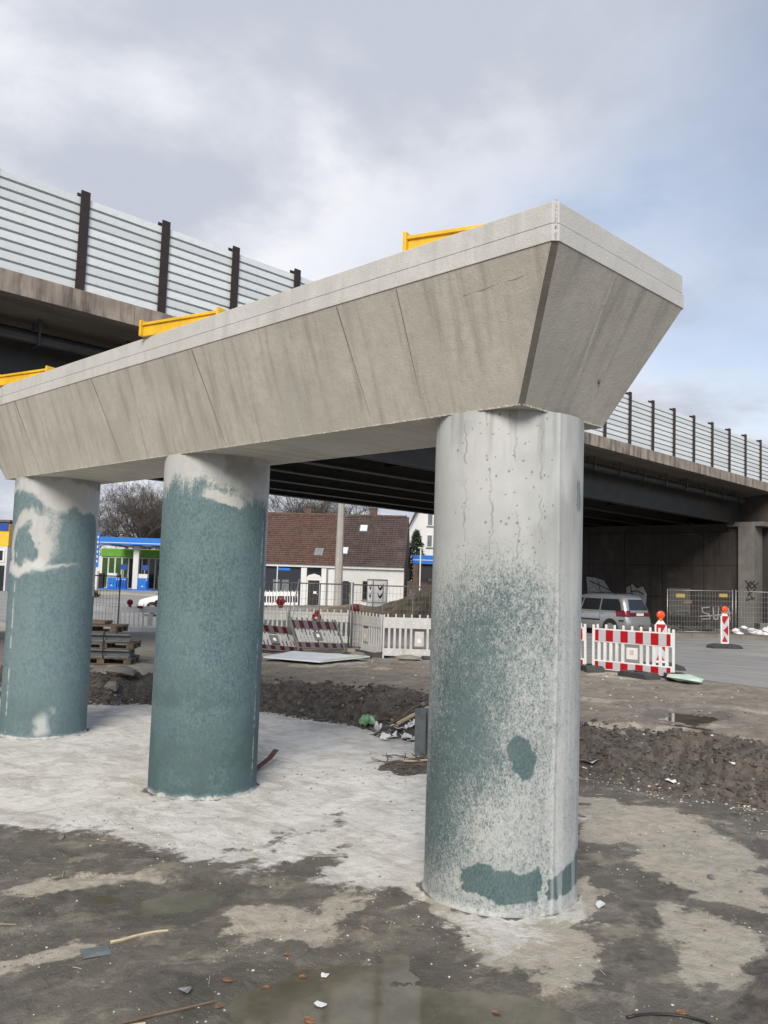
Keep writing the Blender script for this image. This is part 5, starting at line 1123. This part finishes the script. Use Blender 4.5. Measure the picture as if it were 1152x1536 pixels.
for i, (r_, f_, s, k, lb) in enumerate(((-38, 108, 1.0, 0, 'bare tree above the yellow store at the far left'), (-33.5, 112, 1.05, 1, 'bare tree behind the left end of the blue canopy'), (-29, 106, 1.0, 0, 'bare tree behind the middle of the blue canopy'), (-25.5, 110, 1.1, 1, 'bare tree behind the right end of the blue canopy'), (-31, 120, 1.1, 0, 'taller bare tree farthest behind the filling station'), (-21, 112, 1.1, 0, 'bare tree beside the left edge of the middle column'),
        (-10.5, 88, .85, 1, 'bare tree above the roof nearest the middle column'), (-7.2, 84, .82, 0, 'bare tree above the red brown roof'), (-3.6, 90, .9, 1, 'bare tree behind the concrete pole top'), (43, 92, 1.45, 0, 'bare tree topping the noise wall at the right edge'))):
    tree(r_, f_, s, k, lb, i * 1.3)

# ------------------------------------------------------------------ loose stuff on the ground
rs = random.Random(4)
b = MB(); n = 0
while n < 8500:
    x = rs.uniform(3, 14); y = rs.uniform(-2, 19); pass
    # walk along the pit edge
    k = rs.randrange(0, 13); p, qq = PIT_P[k], PIT_P[k + 1]; t_ = rs.random(); ex, ey = qq[0] - p[0], qq[1] - p[1]; L = math.hypot(ex, ey)
    if L > 8: t_ = 1 - rs.random() * .25 if k == 0 else rs.random() * .25
    if rs.random() > L / 3: continue
    dd = rs.betavariate(1.6, 2.2) * 1.5 - .06
    x = p[0] + ex * t_ + ey / L * dd * 1; y = p[1] + ey * t_ - ex / L * dd * 1
    s1 = .010 + .040 * rs.random() ** 4.5; b.blob((x, y, 0), s1, (1, 1, .75), .35, rs); n += 1
vv = np.array(b.v).reshape(-1, 12, 3); cen = vv.mean(1); zc = gheight(cen[:, 0], cen[:, 1]); vv[:, :, 2] += zc[:, None]; b.v = [tuple(p) for p in vv.reshape(-1, 3).tolist()]
struct(b.build('soil_clods', M['clod']), 'stuff')
def scatter(name, mat, nn, gen, smin, smax, pw, fl=.6):
    b = MB(); c = 0
    while c < nn:
        p = gen()
        if p is None: continue
        b.blob((p[0], p[1], 0), smin + (smax - smin) * rs.random() ** pw, (1, 1, fl), .3, rs); c += 1
    vv = np.array(b.v).reshape(-1, 12, 3); cen = vv.mean(1); zc = gheight(cen[:, 0], cen[:, 1]); vv[:, :, 2] += zc[:, None] + .001; b.v = [tuple(p) for p in vv.reshape(-1, 3).tolist()]
    return struct(b.build(name, mat), 'stuff')
def muddy():
    x, y = rs.uniform(1.8, 9.5), rs.uniform(.8, 8.5)
    if math.hypot(x - 5.68, y - 4.19) < .63 or rs.random() > .25 + .75 * (vnoise(x * .9, y * .9, 33) > .5): return None
    return (x, y)
def foot_of_bank():
    k = rs.randrange(1, 13); p, qq = PIT_P[k], PIT_P[k + 1]; t_ = rs.random(); d = rs.gauss(.02, .16); return (p[0] + (qq[0] - p[0]) * t_ - d, p[1] + (qq[1] - p[1]) * t_ - d * .4)
def upper(): 
    x, y = rs.uniform(10.6, 16), rs.uniform(2, 17); return (x, y)
scatter('white_specks', M['pebble'], 3200, muddy, .0022, .010, 3.2)
scatter('dark_pebbles', M['pebble_d'], 900, muddy, .004, .018, 4)
def on_bank():
    k = rs.randrange(1, 13); p, qq = PIT_P[k], PIT_P[k + 1]; t_ = rs.random(); d = rs.uniform(0, 1.1); return (p[0] + (qq[0] - p[0]) * t_ + d, p[1] + (qq[1] - p[1]) * t_ + d * .3)
scatter('bank_gravel', M['pebble'], 1100, foot_of_bank, .004, .022, 3)
scatter('bank_specks', M['kerb'], 700, on_bank, .005, .024, 3)
scatter('bank_stones', M['kerb'], 90, on_bank, .015, .06, 2, .8)
scatter('upper_gravel', M['pebble_d'], 1300, upper, .008, .04, 3)
scatter('upper_specks', M['pebble'], 350, upper, .006, .03, 3)
# fibres and straw near the bank and in the mud
b = MB()
for k in range(420):
    p = foot_of_bank() if k % 2 else muddy()
    if not p: continue
    a = rs.random() * 6.28; L = rs.uniform(.02, .13); z = G(*p) + .006; b.bar((p[0], p[1], z), (p[0] + L * math.cos(a), p[1] + L * math.sin(a), z + rs.uniform(-.003, .015)), .003, .003)
struct(b.build('straw_litter', M['timber_l']), 'stuff')

def flat_piece(name, mat, x, y, s1, label, cat, n=7, curl=.35, rz=None, asp=1., grp=None):
    b = MB(); rd = random.Random(hash(label) & 0xffff if False else sum(map(ord, label))); vs = [(0, 0, s1 * .12)]
    for k in range(n):
        a = 2 * math.pi * k / n; r_ = s1 * (1 + rd.uniform(-.3, .3)); vs.append((r_ * math.cos(a) * asp, r_ * math.sin(a), s1 * curl * rd.random()))
    nv = len(vs); vs += [(p[0], p[1], p[2] - .0015) for p in vs]
    fs = [(0, 1 + k, 1 + (k + 1) % n) for k in range(n)]; fs += [tuple(i + nv for i in f[::-1]) for f in fs] + [(1 + k, 1 + (k + 1) % n, 1 + (k + 1) % n + nv, 1 + k + nv) for k in range(n)]
    b.add(vs, fs); o = b.build(name, mat); o.location = (x, y, max(G(x, y), -.0118 if (x < 5 and y < 6.2) else -9) + .004); o.rotation_euler = (0, 0, rd.random() * 6 if rz is None else rz); return tag(o, label, cat, grp)
LG = 'fallen leaves on the mud'
for x, y, s1, lb in ((3.146, 4.286, .030, 'orange brown leaf on the mud left of the puddle'), (2.945, 4.076, .026, 'reddish leaf lying at the left edge of the puddle'), (3.24, 3.64, .034, 'large red brown leaf at the bottom of the puddle'), (4.08, 3.01, .026, 'small orange leaf at the bottom of the photo, right of the puddle'), (3.632, 4.32, .026, 'dark red leaf above the white scraps'), (3.30, 4.10, .02, 'tan leaf just inside the puddle'), (3.55, 4.06, .024, 'brown leaf beside the upper white scrap'), (4.85, 2.28, .03, 'orange scrap of leaf inside the hose loop')):
    flat_piece('leaf', M['leaf'], x, y, s1 * .82, lb, 'leaf', asp=1.5, grp=LG)
flat_piece('paper_scrap', M['paper'], 3.66, 3.99, .03, 'small bright white scrap of plastic above the puddle', 'scrap'); flat_piece('paper_scrap', M['paper'], 3.40, 3.73, .034, 'crumpled white scrap lying in the puddle', 'scrap')
flat_piece('grey_scrap', M['foil'], 2.872, 4.312, .045, 'crumpled dark grey scrap on the mud, lower left', 'scrap', curl=.9)
flat_piece('paper_scrap', M['paper'], 5.95, 3.45, .035, 'small white sliver at the foot of the nearest column', 'scrap', asp=2.2)
b = MB(); b.box((0, 0, .004), (.17, .13, .006)); o = b.build('flat_tile', M['bluegrey']); o.location = (2.748, 5.117, G(2.748, 5.117) + .003); o.rotation_euler = (0, 0, -.3); tag(o, 'flat square grey plate half sunk in the mud, lower left', 'plate')
def stick(x0, y0, x1, y1, r_, mat, label, dz=.01, cat='stick', z1=None):
    b = MB(); n = 5; pts = []
    za = G(x0, y0) + dz; zb = (G(x1, y1) + dz) if z1 is None else z1
    for i in range(n + 1): t_ = i / n; pts.append((x0 + (x1 - x0) * t_ + rs.gauss(0, r_ * .25), y0 + (y1 - y0) * t_ + rs.gauss(0, r_ * .25), max(za + (zb - za) * t_, G(x0 + (x1 - x0) * t_, y0 + (y1 - y0) * t_) + dz * .6)))
    b.tube(pts, [r_ * (1 - .3 * i / n) for i in range(n + 1)], 5); return tag(b.build('stick' if cat == 'stick' else 'plank', M[mat], None, False), label, cat)
stick(2.896, 5.209, 3.267, 5.122, .011, 'timber_l', 'pale straight wooden stick lying on the dark mud, lower left')
stick(2.40, 4.26, 2.95, 4.11, .009, 'timber', 'dark thin branch at the bottom left of the photo')
stick(2.35, 4.25, 2.55, 4.17, .010, 'timber_l', 'pale broken stick at the bottom edge of the photo')
stick(2.1, 8.9, 2.9, 8.45, .008, 'timber_l', 'thin pale stick where the white slab meets the mud, left edge')
stick(9.9, 9.35, 10.7, 8.55, .03, 'timber_l', 'pale wooden lath lying against the bank left of the nearest column', .1)
stick(10.0, 9.6, 10.5, 8.9, .025, 'timber', 'brown wooden lath half buried at the bank foot', .03)
stick(10.05, 10.2, 10.15, 9.5, .02, 'timber', 'reddish lath beside the green plastic scrap', .02)
stick(9.9, 3.55, 10.3, 3.1, .014, 'timber', 'dark twig at the right edge of the photo on the bank', .04)
stick(9.75, 3.6, 9.85, 3.4, .012, 'timber_l', 'short pale twig at the right bank foot')
b = MB()
for k in range(46):
    x, y = 8.45 + rs.gauss(0, .28), 7.45 + rs.gauss(0, .26); a = rs.random() * 3; L = rs.uniform(.08, .42); z = G(x, y) + rs.uniform(.004, .05); r_ = rs.uniform(.003, .011)
    b.tube([(x, y, z), (x + L * .5 * math.cos(a), y + L * .5 * math.sin(a), z + rs.uniform(.0, .02)), (x + L * math.cos(a + .1), y + L * math.sin(a + .1), z + rs.uniform(-.01, .05))], [r_, r_, r_ * .7], 5)
struct(b.build('litter_sticks', M['timber']), 'stuff')
stick(8.35, 7.75, 8.75, 7.15, .014, 'timber_l', 'pale broken lath on the litter heap left of the nearest column', .05)
# steel post standing behind the nearest column
b = MB(); b.b2((-.075, -.006, 0), (.075, .006, .64)); b.b2((-.087, -.08, 0), (-.0755, .08, .64)); b.b2((.0755, -.08, 0), (.087, .08, .64)); o = b.build('steel_post', M['bluegrey'], None, bevel=.003); o.location = (8.98, 7.98, 0); o.rotation_euler = (R(-3), R(5), R(20)); tag(o, 'grey steel I beam post standing upright behind the nearest column', 'steel post')
# rubbish at the bank foot
def crumple(name, mat, x, y, s1, sq, label, cat, dz=0):
    b = MB(); rd = random.Random(int(x * 1000))
    for k in range(5): b.blob((rd.gauss(0, s1 * .6), rd.gauss(0, s1 * .5), s1 * .4 * abs(rd.gauss(0, 1))), s1 * rd.uniform(.5, 1), sq, .45, rd)
    o = b.build(name, mat); o.location = (x, y, G(x, y) + dz); return tag(o, label, cat)
crumple('green_bag', M['greenbag'], 9.95, 10.05, .11, (1, .6, 1), 'crumpled light green plastic bag at the bank foot', 'plastic bag', .05)
crumple('white_rag', M['paper'], 9.9, 9.75, .05, (.7, .7, 1.5), 'small pointed white scrap beside the green bag', 'scrap', .05)
b = MB()
for k in range(26):
    x, y = 9.72 + rs.gauss(0, .2), 8.95 + rs.gauss(0, .26); z = G(x, y) + .03 + rs.random() * .06; r_ = rs.uniform(.03, .11); v0 = [Vector((x + r_ * math.cos(q) * rs.uniform(.6, 1.2), y + r_ * math.sin(q) * rs.uniform(.6, 1.2), z + rs.uniform(-.03, .05))) for q in (0, 1.3, 2.6, 3.8, 5.1)]
    n_ = Vector((rs.gauss(0, .3), rs.gauss(0, .3), 1)).normalized() * .008; b.add(v0 + [p - n_ for p in v0], [(0, 1, 2, 3, 4), (9, 8, 7, 6, 5)] + [(i, i + 5, (i + 1) % 5 + 5, (i + 1) % 5) for i in range(5)])
struct(b.build('plaster_flakes', M['paper']), 'stuff')
for x, y, s1, lb in ((10.75, 6.25, .06, 'white scrap high on the right bank near the column'), (10.3, 6.3, .07, 'white paper scrap midway up the right bank'), (9.95, 5.95, .13, 'large dirty white sheet at the right bank foot next to the column'), (9.85, 4.8, .06, 'pale scrap at the foot of the right bank, middle'), (10.3, 4.25, .035, 'small white scrap on the right bank, far right')): flat_piece('paper_scrap', M['paper'], x, y, s1, lb, 'scrap', curl=.6)
flat_piece('pink_scrap', simple('pink_plastic', (.6, .3, .38), .5), 6.9, 14.35, .07, 'pink plastic scrap at the bank foot between the left columns', 'scrap', curl=.5)
for x, y, s1, lb in ((7.95, 14.75, .16, 'grey angular stone on the bank between the two left columns'), (3.637, 7.505, .045, 'small dark stone on the mud at the left'), (7.2, 3.15, .035, 'small black stone on the pale crust right of the nearest column'), (9.35, 3.6, .04, 'black stone on wet mud before the right bank')):
    b = MB(); b.blob((0, 0, s1 * .3), s1, (1.1, .8, .8), .2); o = b.build('stone', M['kerb'] if s1 > .1 else M['pebble_d']); o.location = (x, y, G(x, y)); tag(o, lb, 'stone')
# red strip sticking out behind the middle column, hose loop bottom right
b = MB()
for (a_, c_) in (((6.35, 8.45, .02), (6.62, 8.60, .03)), ((6.62, 8.60, .03), (6.95, 8.76, .09)), ((6.95, 8.76, .09), (7.12, 8.85, .16))): b.bar(a_, c_, .07, .012)
tag(b.build('red_strip', M['redstrip']), 'dark red bent strip sticking out behind the middle column foot', 'strip')
hp_ = [(4.56, 2.47), (4.62, 2.445), (4.70, 2.395), (4.77, 2.33), (4.82, 2.25), (4.84, 2.15), (4.80, 2.0), (4.6, 1.8)]; b = MB(); b.tube([(x, y, G(x, y) + .006) for x, y in hp_], .009, 8); tag(b.build('hose', M['black'], None, True), 'black hose loop at the bottom right corner of the photo', 'hose')
print('objects', len(bpy.data.objects))
